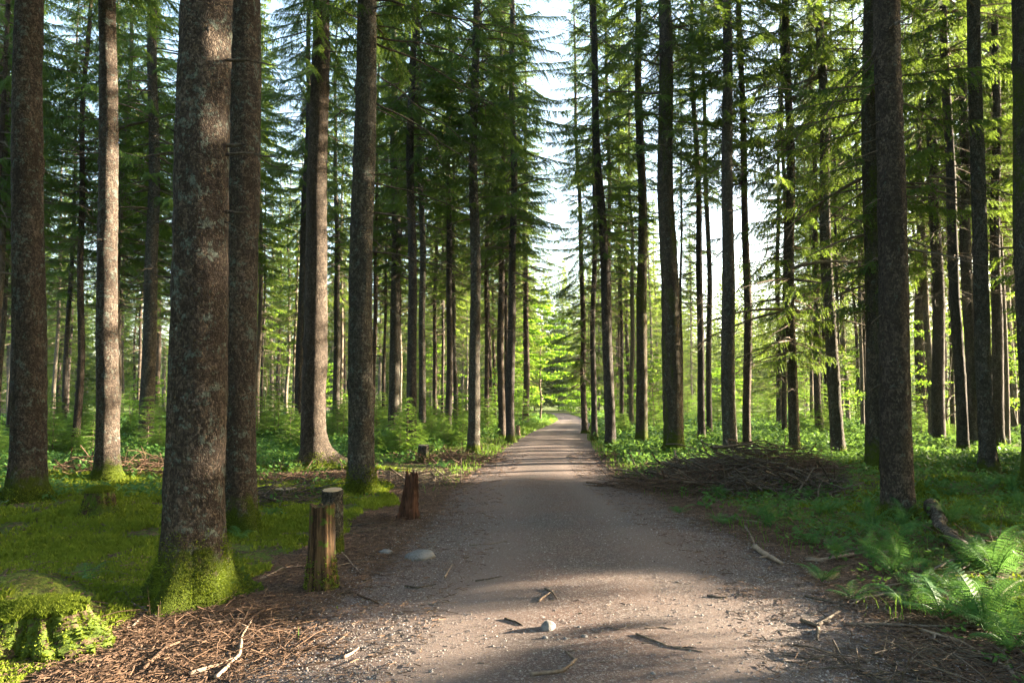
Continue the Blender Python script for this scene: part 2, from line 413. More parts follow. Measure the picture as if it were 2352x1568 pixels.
# ------------------------------------------------------------------ spruce branch and crown templates
def rotz(a):
    c, s = math.cos(a), math.sin(a); return np.array([[c, -s, 0], [s, c, 0], [0, 0, 1]])
def roty(a):
    c, s = math.cos(a), math.sin(a); return np.array([[c, 0, s], [0, 1, 0], [-s, 0, c]])
def spruce_branch(L, r, blade=.055, step=.026, hang=.6, bare=.25, dens=1.0, twigstep=.075):
    """one branch along +x: wood polyline and needle blades; returns wood (V,F), needles (V,F3,tint)"""
    k = 9; t = np.linspace(0, 1, k)
    dro = r.uniform(.05, .22); up = r.uniform(-.05, .18); side = r.normal() * .08
    P = np.stack([L * t * (1 - .06 * t), side * L * t ** 2 + r.normal(size=k) * .008 * L, L * (up * t - (dro + up) * t ** 1.7 + .10 * t ** 4)], -1)
    P[0, 1] = 0
    wood = MB(); add_tube(wood, P, np.linspace(.010 * L + .004, .003, k), 3, cap=False)
    NV = []; tints = []
    tw = np.arange(bare, 1.0, twigstep / L)
    for s in (-1, 1):
        for x in tw:
            if r.random() > dens: continue
            x = min(1, x + r.normal() * .01)
            base = np.array([np.interp(x, t, P[:, i]) for i in range(3)])
            l = (.16 + .34 * L * .5 * (1 - x) ** .7 * min(1, (x - bare) * 4 + .35)) * r.uniform(.7, 1.25)
            az = s * r.uniform(.7, 1.15) * (1 - .35 * x)
            h = -hang * r.uniform(.3, 1.3)
            d = np.array([math.cos(az), math.sin(az), h]); d /= np.linalg.norm(d)
            n = max(3, int(l / step))
            u = (np.arange(n) + .5) / n
            C = base + d[None, :] * (l * u)[:, None]; C[:, 2] -= .25 * l * u ** 2 * (1 + hang)
            # three blades around each node: left, right, down/up
            perp = np.cross(d, [0, 0, 1.0]); perp /= np.linalg.norm(perp) + 1e-9; upv = np.cross(perp, d)
            for a in (r.uniform(-.5, .3), math.pi + r.uniform(-.3, .5), r.uniform(4.2, 5.2)):
                sd = perp * math.cos(a) + upv * math.sin(a)
                bl = blade * r.uniform(.7, 1.2, n) * (1 - .5 * u)
                tip = C + (d * .75 + sd * .8)[None, :] * bl[:, None] + r.normal(size=(n, 3)) * blade * .15
                wv = np.cross(d, sd) * step * .18 + d * step * .42
                tri = np.stack([C - wv, C + wv, tip], 1)
                NV.append(tri.reshape(-1, 3)); tints.append(np.full(n, 0.) + .35 * x + r.uniform(0, .3))
    if NV:
        V = np.concatenate(NV); F = np.arange(len(V)).reshape(-1, 3); T = np.concatenate(tints)
    else:
        V = np.zeros((0, 3)); F = np.zeros((0, 3), int); T = np.zeros(0)
    wv, w3, w4, _ = wood.arrays()
    return wv, w4, V, F, T
def dead_branch_geo(L, r, n_sub=5):
    k = 8; t = np.linspace(0, 1, k); dro = r.uniform(.05, .35)
    P = np.stack([L * t, r.normal() * .10 * L * t ** 2 + r.normal(size=k) * .012 * L, L * (r.uniform(-.1, .12) * t - dro * t ** 2)], -1); P[0] = 0
    mb = MB(); add_tube(mb, P, np.linspace(.009 + .006 * L, .003, k), 4, r.uniform(0, .4), cap=False)
    for _ in range(n_sub):
        x = r.uniform(.25, .95); b = np.array([np.interp(x, t, P[:, i]) for i in range(3)])
        a = r.choice([-1, 1]) * r.uniform(.5, 1.1); l = L * r.uniform(.1, .35)
        d = np.array([math.cos(a), math.sin(a), r.uniform(-.6, .1)])
        add_tube(mb, bent(b, b + d * l, 4, -.05 * l, .04, r), np.linspace(.006, .002, 4), 3, r.uniform(0, .4), cap=False)
    return mb
def crown(seed, H, base, rmax, lod, dens=1.0, dead_from=None, hang=.6, shape=.9, zs=1.0, mat='needle'):
    r = np.random.default_rng(seed)
    blade, step, tws = {0: (.058, .025, .062), 1: (.075, .036, .080), 2: (.15, .085, .15)}[lod]
    cls = [.5, .9, 1.4, 1.9, 2.5]
    T = {c: [spruce_branch(c, r, blade, step, hang * r.uniform(.6, 1.3), .16 if c < 1 else .28, .92, tws) for _ in range(3)] for c in cls}
    V = []; S = []; F3 = []; F4 = []; t3 = []; n = 0
    z = base
    mats3 = []; 
    W = MB(); Nn = MB()
    dead = [dead_branch_geo(1.0, r) for _ in range(4)]
    while z < H - .3:
        f = (H - z) / (H - base)
        prof = min(1.0, f * 1.25) ** shape * (1 - .35 * sstep(.75, 1, f))
        nb = r.integers(4, 7)
        a0 = r.uniform(0, 6.28)
        for b in range(nb):
            if r.random() > dens: continue
            L = max(.35, rmax * prof * r.uniform(.35, 1.2))
            c = min(cls, key=lambda q_: abs(q_ - L)); wv, w4, nv, nf, nt = T[c][r.integers(3)]
            s = L / c
            pit = r.uniform(-.05, .25) * (1 - f) * 1.6 - .18 * f + r.normal() * .08   # rising near the top, drooping below
            R = rotz(a0 + b * 2 * math.pi / nb + r.normal() * .25) @ roty(-pit)
            off = np.array([0, 0, z + r.normal() * .12])
            sc3 = np.array([s, s, s])
            W.add((wv * sc3) @ R.T + off, w4, 0.2)
            if len(nf): Nn.add((nv * sc3) @ R.T + off, nf, np.clip(nt + r.uniform(-.1, .25), 0, 1))
        z += zs * r.uniform(.22, .42) * (1 + .2 * f) * (1.25 if lod == 2 else 1)
    if dead_from is not None:
        z = dead_from
        while z < base + 2.5:
            for b in range(r.integers(1, 5)):
                dv, d3, d4, _ = dead[r.integers(4)].arrays()
                L = r.uniform(.3, .8) * rmax * (.4 + .6 * (z - dead_from) / max(1, base - dead_from))
                R = rotz(r.uniform(0, 6.28)) @ roty(r.uniform(-.1, .3))
                W.add((dv * L) @ R.T + np.array([0, 0, z]), d4, .5)
            z += r.uniform(.25, .6)
    wv, w3, w4, wt = W.arrays(); nv, n3, n4, nt = Nn.arrays()
    VV = np.concatenate([nv, wv]); 
    return make_mesh("crown", VV, n3, w4 + len(nv), [M[mat], M['darktwig']], False, np.concatenate([nt, wt]),
                     np.concatenate([np.zeros(len(n3)), np.ones(len(w4))]))
HT = 27.0
CROWN = {
    'sun_block': [crown(95 + i, 22, .3, 2.9, 2, 1, None, .6, .9, .5) for i in range(2)],  # dense down to the ground, shaped to block sun from outside the frame
    'near': [crown(11 + i, HT, 8.4 + i * .7, 2.9, 0, .95, None, .7, .9, .95) for i in range(3)],
    'mid': [crown(31 + i, HT, 7.2 + i * .8, 2.9, 1, .95, 3.2 + i * .3, .65) for i in range(4)],
    'thin': [crown(41 + i, HT, 7.2 + i * .9, 2.4, 1, .68, 3.0 + i * .4, .6) for i in range(4)],
    'nthin': [crown(46 + i, HT, 8.6 + i * .6, 2.7, 0, .75, None, .6) for i in range(2)],
    'low': [crown(51 + i, HT * .92, 2.6 + i * .9, 2.5, 1, .85, 1.4, .7) for i in range(2)],
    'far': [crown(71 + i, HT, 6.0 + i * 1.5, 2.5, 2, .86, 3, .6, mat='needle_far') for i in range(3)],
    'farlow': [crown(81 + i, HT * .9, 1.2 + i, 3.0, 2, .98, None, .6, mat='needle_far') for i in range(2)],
}
DEAD = [dead_branch_geo(1.0, np.random.default_rng(300 + i), 3 + i % 4).mesh("branch", M['darktwig']) for i in range(7)]

# ------------------------------------------------------------------ trunks
def trunk_mesh(seed, H, rm, zm, nside=20, flare=.5, flare_h=.28, roots=0, hires=True, mat=None, wob=.05, zmax=None):
    r = np.random.default_rng(seed)
    z = [-.35]; s = .035 if hires else .15
    while z[-1] < H: z.append(z[-1] + s); s = min(s * 1.05, .12 if (hires and z[-1] < 7) else .9)
    z = np.array(z); z[-1] = H; th = np.arange(nside) / nside * 2 * math.pi
    rad = rm * np.clip((H - z) / (H - zm), .0, 2) ** .72 + .004
    zz = np.clip(z, -.05, None)
    lob = np.zeros((len(z), nside)); ph = r.uniform(0, 6.28, 6)
    nroot = roots or r.integers(4, 7)
    ra = np.sort(r.uniform(0, 6.28, nroot))
    for a in ra:
        d = np.angle(np.exp(1j * (th - a))); lob += np.exp(-(d / .33) ** 2)[None, :] * np.exp(-zz / (flare_h * .9))[:, None] * r.uniform(.7, 1.3)
    fl = 1 + flare * .45 * np.exp(-zz / flare_h)[:, None] + flare * lob * (1.5 if roots else .8)
    TH, ZZ = np.meshgrid(th, z)
    nzx = np.cos(TH) * 2.5; nzy = np.sin(TH) * 2.5
    bumpn = (fbm(nzx + 7 + seed, ZZ * 1.1 + nzy, seed % 17, 3) - .5) * .16 + (fbm(nzx * 4, ZZ * 8 + nzy * 4, seed % 13, 3) - .5) * .13
    R = rad[:, None] * fl * (1 + bumpn)
    if hires:   # branch whorl swellings / stubs
        for _ in range(14):
            a = r.uniform(0, 6.28); zk = r.uniform(1.2, 7)
            d = np.angle(np.exp(1j * (TH - a))); R += rm * .16 * np.exp(-(d / .22) ** 2 - ((ZZ - zk) / .05) ** 2)
    bx = wob * np.sin(z * .35 + ph[0]) * (1 - np.exp(-zz / 2)) + wob * .5 * np.sin(z * .9 + ph[1]) * (1 - np.exp(-zz / 2)); by = wob * np.sin(z * .31 + ph[2]) * (1 - np.exp(-zz / 2))
    V = np.stack([bx[:, None] + R * np.cos(TH), by[:, None] + R * np.sin(TH), ZZ], -1)
    c = nside; i = np.arange(len(z) - 1)[:, None] * c; j = np.arange(c)[None, :]; j2 = (j + 1) % c
    F = np.stack([i + j, i + j2, i + c + j2, i + c + j], -1).reshape(-1, 4)
    me = make_mesh("trunk", V.reshape(-1, 3), np.zeros((0, 3), int), F, mat, True)
    return me, V, z
def moss_part(parent, V, z, hmax, n, seed, size=.017):
    n = int(n * 2.4)
    """short moss shoots standing on the trunk surface near its base"""
    r = np.random.default_rng(seed); ns = V.shape[1]
    rows = np.where((z > -.1) & (z < hmax))[0]
    Ctr = V.mean(1)
    i = r.choice(rows[:-1], n); j = r.integers(0, ns, n)
    hh = hmax * (.35 + .75 * vnoise(j * .55, i * .02, seed % 9))
    keep = z[i] < hh * (.45 + .75 * r.random(n)); i = i[keep]; j = j[keep]
    fi = r.random(len(i))[:, None]; fj = r.random(len(i))[:, None]; j2 = (j + 1) % ns
    P = (V[i, j] * (1 - fi) + V[i + 1, j] * fi) * (1 - fj) + (V[i, j2] * (1 - fi) + V[i + 1, j2] * fi) * fj
    N = P - Ctr[i]; N[:, 2] = .3 * np.linalg.norm(N[:, :2], axis=1); N /= np.linalg.norm(N, axis=1)[:, None]
    d = N + r.normal(size=N.shape) * .55; d /= np.linalg.norm(d, axis=1)[:, None]
    sd = np.cross(d, r.normal(size=N.shape)); sd /= np.linalg.norm(sd, axis=1)[:, None]
    L = size * r.uniform(.5, 1.3, (len(i), 1))
    tri = np.stack([P - N * .004 - sd * L * .35, P - N * .004 + sd * L * .35, P + d * L], 1).reshape(-1, 3)
    me = make_mesh("moss", tri, np.arange(len(tri)).reshape(-1, 3), np.zeros((0, 4), int), M['moss'], False, r.random(len(tri) // 3))
    return obj("moss", me, parent)

tree_no = 0
def spruce(u, v, wpx, utop, label, bark='grey', ck='mid', s=None, cs=None, flare=.62, roots=0, moss=0, dead=None, group=None, vmid=800, moss_h=.4, H=None, depth=None):
    global tree_no; tree_no += 1; r = np.random.default_rng(1000 + tree_no)
    b = ground(u, v)
    if depth: b = at_y(u, 900, depth); b.z = float(gz(b.x, b.y))
    d = b.y
    dia = wpx / FPX * d
    zm = CAM_H + (930 - vmid) / FPX * d
    top = at_y(utop, 0, d)
    lean = math.atan2(top.x - b.x, top.z - b.z)
    s = s or r.uniform(.88, 1.12)
    Ht = H or HT * s
    root = empty("spruce_tree", b, label, "tree", group, (0, lean, 0))
    hires = d < 26
    me, V, z = trunk_mesh(tree_no, Ht, dia / 2, zm - b.z, 28 if d < 12 else (18 if hires else 12), flare, .22, roots, hires, M[bark], .045 if d < 14 else .06)
    obj("trunk", me, root)
    if ck:
        cm = CROWN[ck][tree_no % len(CROWN[ck])]
        c = obj("crown", cm, root); c.rotation_euler = (0, 0, r.uniform(0, 6.28)); c.scale = (cs or r.uniform(.85, 1.1),) * 2 + (Ht / HT,)
    if not moss and 14 < d < 24 and bark != 'pale': moss = 420
    if moss: moss_part(root, V, z, moss_h, moss, tree_no, .017 if d < 9 else .026)
    nd = dead if dead is not None else (0 if d > 36 else (14 if d < 12 else 22))
    for k in range(nd):
        zz = r.uniform(2.6, min(9.0, 1.5 + .6 * d)); a = r.uniform(0, 6.28)
        L = r.uniform(.15, .55) if zz < 4 or r.random() < .55 else r.uniform(.5, 1.7)
        o = obj("branch", DEAD[r.integers(len(DEAD))], root)
        o.location = (0, 0, zz); o.rotation_euler = (r.normal() * .3, r.uniform(-.15, .35), a); o.scale = (L, L, L)
    return root

T = []
def row(*a, **k): T.append(spruce(*a, **k))
# ---- left side
row(63, 1150, 66, 71, "lichen-speckled spruce trunk near the left edge of the photo, mossy at its foot", 'lichen', 'near', dead=3, moss=1200, moss_h=.25)
row(245, 1108, 45, 250, "straight dark spruce behind the mossy rotting stump on the left", 'lichen', 'near', moss=700, moss_h=.25, dead=6)
BIG = spruce(440, 1378, 121, 467, "largest trunk, thick scaly spruce in the left foreground with a mossy foot", 'lichen', 'near', flare=.62, moss=5200, moss_h=.62, dead=0, s=1.05, roots=5)
SEC = spruce(547, 1222, 74, 551, "lichened spruce standing just behind the largest foreground trunk", 'lichen', 'near', flare=.5, moss=2600, moss_h=.5, dead=2)
row(722, 1078, 52, 731, "broad spruce with spreading mossy roots left of the path", 'brown', 'near', flare=1.25, roots=6, moss=1900, moss_h=.42, dead=8)
T14 = spruce(829, 1130, 55, 845, "grey lichened spruce left of the path with long bare drooping branches, mossy foot", 'grey', 'near', flare=.55, moss=2600, moss_h=.5, dead=4)
row(113, 943, 15, 131, "slim pale trunk between the leftmost big trunk and the next one", 'pale')
row(26, 962, 15, 33, "slim dark trunk right behind the leftmost lichened spruce", 'grey')
row(6, 950, 12, 8, "thin sunlit trunk cut by the left edge of the photo", 'pale')
row(152, 942, 9, 166, "very thin trunk left of the yellow mossy one in the left background", 'grey')
row(171, 936, 10, 184, "thin brown trunk touching the yellow mossy one on its left", 'brown')
row(188, 946, 14, 232, "thin leaning trunk yellow with moss in the left background", 'mossy')
row(337, 1024, 29, 355, "half sunlit grey spruce just left of the largest trunk", 'grey', 'mid', dead=9)
row(362, 968, 10, 367, "thin dark trunk half hidden behind the half sunlit grey spruce", 'brown')
row(376, 948, 5, 383, "pole-thin sapling trunk left of the largest trunk", 'pale', H=14)
row(686, 1012, 18, 712, "dark spruce overlapped by the broad spruce with spreading roots", 'dark', 'near')
row(677, 955, 11, 690, "pale sunlit trunk just left of the broad spruce with spreading roots", 'pale')
row(592, 956, 6, 598, "thin bright pole just right of the second foreground trunk", 'pale')
row(606, 940, 7, 612, "thin dull trunk beside the bright pole right of the second foreground trunk", 'grey')
row(623, 958, 8, 630, "thin sunlit trunk, third to the right of the second foreground trunk", 'pale')
row(636, 951, 5, 641, "whitish thin pole left of the pale sunlit trunk", 'pale')
row(647, 937, 8, 652, "dull brown thin trunk in the gap left of the broad rooted spruce", 'brown')
row(774, 985, 15, 771, "grey straight spruce in the gap between the broad rooted spruce and the grey lichened one", 'grey')
row(762, 950, 6, 766, "thin yellowish trunk right behind the broad rooted spruce", 'pale')
row(787, 955, 7, 792, "thin trunk just left of the grey lichened spruce with long branches", 'brown')
row(873, 953, 6, 874, "thin sunlit pole just right of the grey lichened spruce", 'pale')
row(890, 948, 6, 893, "thin dark pole, second to the right of the grey lichened spruce", 'dark')
row(905, 1002, 23, 908, "medium grey spruce among young trees, first right of the grey lichened spruce", 'grey')
row(919, 970, 6, 921, "thin sunlit pole touching the medium grey spruce", 'pale')
row(943, 1040, 21, 951, "dark-sided spruce behind the sawn stump left of the path", 'dark', 'near', dead=8)
row(970, 1010, 15, 963, "slim greenish spruce above the sawn stump left of the path", 'grey')
row(990, 954, 9, 991, "bright whitish sunlit trunk left of the path in the middle distance", 'pale')
row(999, 979, 9, 1003, "thin brown trunk touching the bright whitish one", 'brown')
row(1029, 1004, 14, 1034, "dark slim spruce in a lit clearing left of the path", 'dark')
row(1042, 962, 6, 1044, "thin pale pole right behind the dark slim spruce", 'pale')
row(1087, 1041, 25, 1095, "smooth grey spruce at the left verge of the path with a split at its foot", 'grey', 'near', dead=10)
row(1121, 998, 10, 1108, "thin sunlit leaning trunk right of the smooth grey verge spruce", 'brown')
row(1153, 1006, 15, 1152, "left one of the two dark spruces crossing at the left verge", 'brown', dead=14)
row(1165, 990, 9, 1161, "thin reddish trunk between the two crossing verge spruces", 'brown')
row(1173, 1016, 18, 1179, "dark right-leaning spruce beside the small pale stump on the left verge", 'dark', dead=14)
row(1208, 978, 13, 1205, "reddish spruce just left of the bright green beech", 'brown', dead=16)
# ---- right side
row(1344, 995, 12, 1318, "slim spruce at the right verge nearest the far bend of the path", 'brown', 'low', dead=10)
row(1366, 1012, 12, 1360, "thin dark spruce second from the path bend on the right verge", 'dark', 'thin', dead=14)
row(1402, 1035, 22, 1363, "leaning dark spruce with a mossy foot on the right verge", 'dark', 'thin', dead=26, flare=.6)
row(1404, 1000, 11, 1391, "brown spruce just behind the leaning one on the right verge", 'brown', 'thin', dead=16)
row(1474, 1029, 24, 1468, "spruce with a yellow-green mossy sunlit edge right of the path", 'mossy', 'nthin', dead=24, flare=.6)
row(1498, 980, 6, 1502, "thin broken snag between the two mossy-edged spruces", 'brown', 'thin', None, H=3.6)
row(1548, 1046, 42, 1524, "thick dark spruce with a bright mossy foot behind the brushwood heap", 'mossy', 'nthin', dead=18, flare=.5, moss=1500, moss_h=.6)
row(1566, 988, 7, 1562, "thin reddish trunk half hidden by the thick mossy-footed spruce", 'brown', 'thin')
row(1613, 1022, 15, 1590, "left one of the pair of dark spruces with joined roots", 'dark', 'thin', dead=12)
row(1630, 1010, 12, 1616, "right one of the pair of dark spruces with joined roots", 'dark', 'thin', flare=.8, dead=12)
row(1678, 1052, 29, 1664, "smooth slate-grey spruce rising from the brushwood heap", 'grey', 'nthin', dead=10, flare=.15)
row(1716, 1038, 17, 1703, "slim brown spruce right of the slate-grey one", 'brown', 'thin', dead=12)
row(1790, 992, 12, 1785, "dark thin spruce left of a touching pair behind the brushwood heap", 'dark', 'low', dead=12)
row(1803, 1008, 10, 1796, "thin trunk squeezed between two spruces behind the brushwood heap", 'brown', 'thin', dead=8)
row(1826, 1041, 21, 1802, "grey spruce with mossy foot right of the brushwood heap's middle", 'grey', 'low', dead=16)
row(1882, 1003, 14, 1860, "reddish-brown spruce behind a tiny pale sapling", 'brown', 'thin', dead=14)
row(1900, 990, 12, 1884, "reddish trunk between the brown spruce and the big slate one", 'brown', 'thin', dead=8)
row(1927, 1050, 26, 1873, "slate spruce leaning left, with sunlit right edge and mossy foot", 'grey', 'mid', dead=16)
row(1948, 975, 9, 1906, "thin distant trunk right of the left-leaning slate spruce", 'pale', 'low')
row(2012, 1092, 44, 2006, "dark mossy spruce half hidden behind the big right foreground trunk", 'mossy', 'low', dead=26, flare=.5)
RBIG = spruce(2063, 1186, 62, 2043, "big purple-brown spruce in the right foreground with a rough scar halfway up", 'brown', 'nthin', dead=8, flare=.18, moss=500, moss_h=.16)
row(2119, 998, 19, 2102, "reddish sunlit trunk just right of the big right foreground spruce", 'brown', 'thin')
row(2132, 990, 12, 2112, "thin reddish trunk touching the sunlit one right of the big foreground spruce", 'brown', 'thin')
row(2157, 1021, 25, 2134, "straight dark spruce with yellow beech sprays around it", 'dark', 'thin', dead=12)
row(2191, 1009, 9, 2160, "slim trunk half hidden by hanging beech sprays on the right", 'brown', 'thin', dead=6)
row(2212, 1050, 22, 2166, "knobbly left-leaning spruce on the right side", 'dark', 'mid', dead=22)
row(2238, 1034, 25, 2204, "black trunk between the knobbly spruce and the slate one on the right", 'dark', 'thin', dead=12)
row(2270, 1090, 31, 2239, "slate-blue spruce with mossy root toes near the right edge", 'grey', 'nthin', dead=10, flare=.75)
row(2294, 1034, 22, 2283, "dark spruce behind and right of the slate-blue one near the right edge", 'dark', 'thin', dead=10)
row(2328, 997, 24, 2306, "broad reddish trunk with a sunlit edge near the right border", 'brown', 'low')
row(2345, 990, 14, 2336, "brownish trunk cut by the right border of the photo", 'brown', 'thin')
row(2392, 1128, 60, 2352, "spruce at the right border whose big mossy root slopes into view", 'mossy', 'nthin', flare=1.3, roots=5, dead=3, moss=1500, moss_h=.5)

# explicit bare branches seen on the nearest trunks: (tree, attach px, end px, radius, sag)
def px_branch(tree, a, b, rad, depth_off=0.0, sag=0.05, subs=4, mat='darktwig'):
    y = tree.location.y
    p0 = at_y(a[0], a[1], y); p1 = at_y(b[0], b[1], y + depth_off)
    inv = tree.matrix_basis.inverted()
    p0 = inv @ p0; p1 = inv @ p1
    L = (p1 - p0).length; P = bent(p0, p1, 12, sag * L, .012)
    mb = MB(); add_tube(mb, P, np.linspace(rad, rad * .3, 12), 6)
    for _ in range(subs):
        i = rng.integers(3, 11); q0 = P[i]; dd = (P[-1] - P[0]) / L
        q1 = q0 + (dd * rng.uniform(.05, .16) + rng.normal(size=3) * .08) * L
        q1[2] -= .05 * L
        add_tube(mb, bent(q0, q1, 5, 0, .03), np.linspace(rad * .35, rad * .15, 5), 4)
    obj("branch", mb.mesh("branch", M[mat], True), tree)
for a, b, rd_, dy, sg in [((518, 138), (640, 152), .014, -.2, .03), ((415, 126), (372, 118), .009, 0, .0), ((515, 333), (572, 330), .018, -.1, -.03),
                     ((515, 355), (640, 366), .014, -.3, .04), ((412, 352), (320, 365), .010, 0, .05), ((410, 332), (318, 310), .008, .2, -.04),
                     ((436, 328), (362, 280), .008, -.25, .03), ((512, 486), (570, 490), .016, -.1, 0), ((395, 500), (345, 520), .010, 0, .04), ((398, 638), (345, 632), .012, 0, .0),
                     ((487, 40), (478, 85), .02, -.3, 0), ((510, 508), (548, 522), .008, -.2, 0)]:
    px_branch(BIG, a, b, rd_, dy, sg, 1)
for a, b, rd_, dy, sg in [((864, 0), (1210, 98), .022, .6, .03), ((862, 85), (1160, 160), .018, .8, .04), ((860, 100), (1135, 245), .020, 1.0, .04), ((858, 165), (1105, 345), .014, .4, -.02),
                     ((855, 232), (1110, 400), .018, .5, .05), ((855, 250), (1012, 320), .012, .2, .02), ((852, 420), (1060, 480), .018, .6, .03), ((852, 402), (900, 398), .014, -.2, 0),
                     ((852, 486), (1064, 552), .018, .4, .05), ((852, 578), (1085, 640), .018, .6, .05), ((852, 545), (1000, 690), .010, .5, .03), ((852, 656), (915, 662), .012, -.2, 0.02),
                     ((852, 676), (930, 730), .010, .2, .02), ((852, 795), (905, 798), .014, -.3, 0), ((852, 815), (900, 820), .012, -.2, .0), ((800, 250), (742, 300), .012, .3, .1),
                     ((800, 500), (760, 535), .008, .2, .1), ((870, 60), (940, 74), .015, -.2, .02), ((822, 60), (868, 20), .014, -.3, .0), ((800, 405), (775, 400), .010, -.1, 0)]:
    px_branch(T14, a, b, rd_, dy, sg, 3)
for a, b, rd_, dy, sg in [((2018, 100), (1800, 350), .014, .3, -.05), ((2018, 130), (1900, 255), .010, .3, -.03), ((2016, 192), (1965, 215), .012, -.2, .02), ((2020, 318), (1885, 385), .010, .2, .06),
                     ((2022, 345), (1895, 400), .008, .3, .05), ((2026, 275), (1995, 292), .008, -.1, 0), ((2028, 455), (1985, 478), .008, -.2, .04), ((2030, 720), (2000, 745), .008, -.2, .05), ((2030, 880), (1988, 905), .010, -.2, .05)]:
    px_branch(RBIG, a, b, rd_, dy, sg, 3, 'deadwood' if rd_ < .009 else 'darktwig')

by = {t["label"]: t for t in T}
R3 = by["leaning dark spruce with a mossy foot on the right verge"]; R7 = by["thick dark spruce with a bright mossy foot behind the brushwood heap"]
for tr_, a, b, rd_, dy, sg in [(R7, (1512, 130), (1385, 92), .020, .5, -.06), (R7, (1513, 215), (1290, 238), .024, 1.0, .07), (R7, (1513, 165), (1398, 205), .018, .4, -.05), (R7, (1515, 262), (1330, 295), .022, .8, .06), (R7, (1515, 150), (1330, 60), .020, .3, -.05),
                          (R3, (1368, 60), (1262, 18), .018, .5, .05), (R3, (1370, 130), (1255, 98), .020, .6, .06), (R3, (1374, 210), (1285, 165), .018, .3, .06), (R3, (1372, 95), (1240, 62), .016, .8, .04), (R3, (1376, 270), (1300, 300), .016, .2, .06), (R3, (1376, 140), (1450, 55), .018, .3, -.08), (R3, (1380, 330), (1440, 280), .016, .3, -.05)]:
    px_branch(tr_, a, b, rd_, dy, sg, 4)

# ---- shared fill trees
TV = [trunk_mesh(600 + i, HT, .165, 2, 10, .4, .25, 0, False, M[bk], .10)[0] for i, bk in enumerate(['grey', 'brown', 'pale', 'dark', 'pale', 'brown'])]
occupied = [(t.location.x, t.location.y) for t in T + [BIG, SEC, T14, RBIG]]
def fill_tree(x, y, ck, dia, s, label, group, r):
    o = empty("spruce_tree", (x, y, float(gz(x, y))), label, "tree", group, (0, r.normal() * .008, r.uniform(0, 6.28)))
    t = obj("trunk", TV[r.integers(len(TV))], o); t.scale = (dia / .33, dia / .33, s)
    c = obj("crown", CROWN[ck][r.integers(len(CROWN[ck]))], o); c.rotation_euler = (0, 0, r.uniform(0, 6.28)); k = r.uniform(.8, 1.15); c.scale = (k, k, s)
    occupied.append((x, y)); return o
def try_fill(n, urange, drange, ck, label, group, seed, mind=1.8, dia=(.2, .34), avoid=None, s=(.85, 1.15)):
    r = np.random.default_rng(seed); k = 0; tries = 0
    while k < n and tries < n * 60:
        tries += 1
        u = r.uniform(*urange); d = math.sqrt(r.uniform(drange[0] ** 2, drange[1] ** 2)); x = (u - 1176) / FPX * d
        if edge_dist(x, d) < 2.0: continue
        if 1232 < u < 1342 and d < 150: continue
        if avoid and avoid(u, d): continue
        if x > 9 and 50 < d - .268 * (x - 6) < 72: continue
        if min((x - a) ** 2 + (d - b) ** 2 for a, b in occupied) < mind ** 2: continue
        fill_tree(x, d, ck if isinstance(ck, str) else ck[r.integers(len(ck))], r.uniform(*dia), r.uniform(*s), label, group, r); k += 1
try_fill(36, (-60, 1190), (26, 55), ('thin', 'mid', 'far'), "slender spruce in the crowded rows deep in the left wood", "spruces deep in the left wood", 1, 2.2, (.16, .30))
try_fill(62, (-100, 1215), (55, 110), ('far', 'far', 'farlow'), "slender spruce in the crowded rows deep in the left wood", "spruces deep in the left wood", 2, 2.6)
try_fill(20, (1355, 2480), (30, 52), ('thin', 'far'), "slim spruce among the background trunks right of the path", "background spruces right of the path", 3, 2.4, (.18, .3), avoid=lambda u, d: 1480 < u < 1860 or (u - 1176) / FPX * d > 26)
try_fill(15, (1900, 2500), (40, 75), ('far', 'farlow'), "slim spruce among the background trunks right of the path", "background spruces right of the path", 4, 3.0, avoid=lambda u, d: (u - 1176) / FPX * d > 30)
try_fill(18, (1000, 1235), (60, 150), ('farlow', 'low'), "full-branched spruce beyond the bend of the path", "spruces beyond the bend of the path", 5, 4)
try_fill(22, (1352, 1600), (50, 150), ('farlow', 'low'), "full-branched spruce beyond the bend of the path", "spruces beyond the bend of the path", 6, 4)
try_fill(14, (1180, 1400), (156, 185), ('farlow',), "full-branched spruce beyond the bend of the path", "spruces beyond the bend of the path", 7, 4, s=(1.35, 1.7))

try_fill(30, (1380, 1960), (78, 160), ('farlow', 'farlow', 'far'), "full-branched sunlit spruce across the pond clearing", "sunlit spruces across the clearing", 8, 4)
try_fill(10, (1900, 2450), (60, 110), ('farlow',), "full-branched sunlit spruce across the pond clearing", "sunlit spruces across the clearing", 9, 4)
try_fill(14, (-70, 430), (22, 42), ('mid',), "slender spruce in the crowded rows deep in the left wood", "spruces deep in the left wood", 11, 1.6, (.16, .28))
try_fill(7, (1960, 2460), (22, 36), ('mid',), "slim spruce among the background trunks right of the path", "background spruces right of the path", 12, 1.6, (.16, .28))
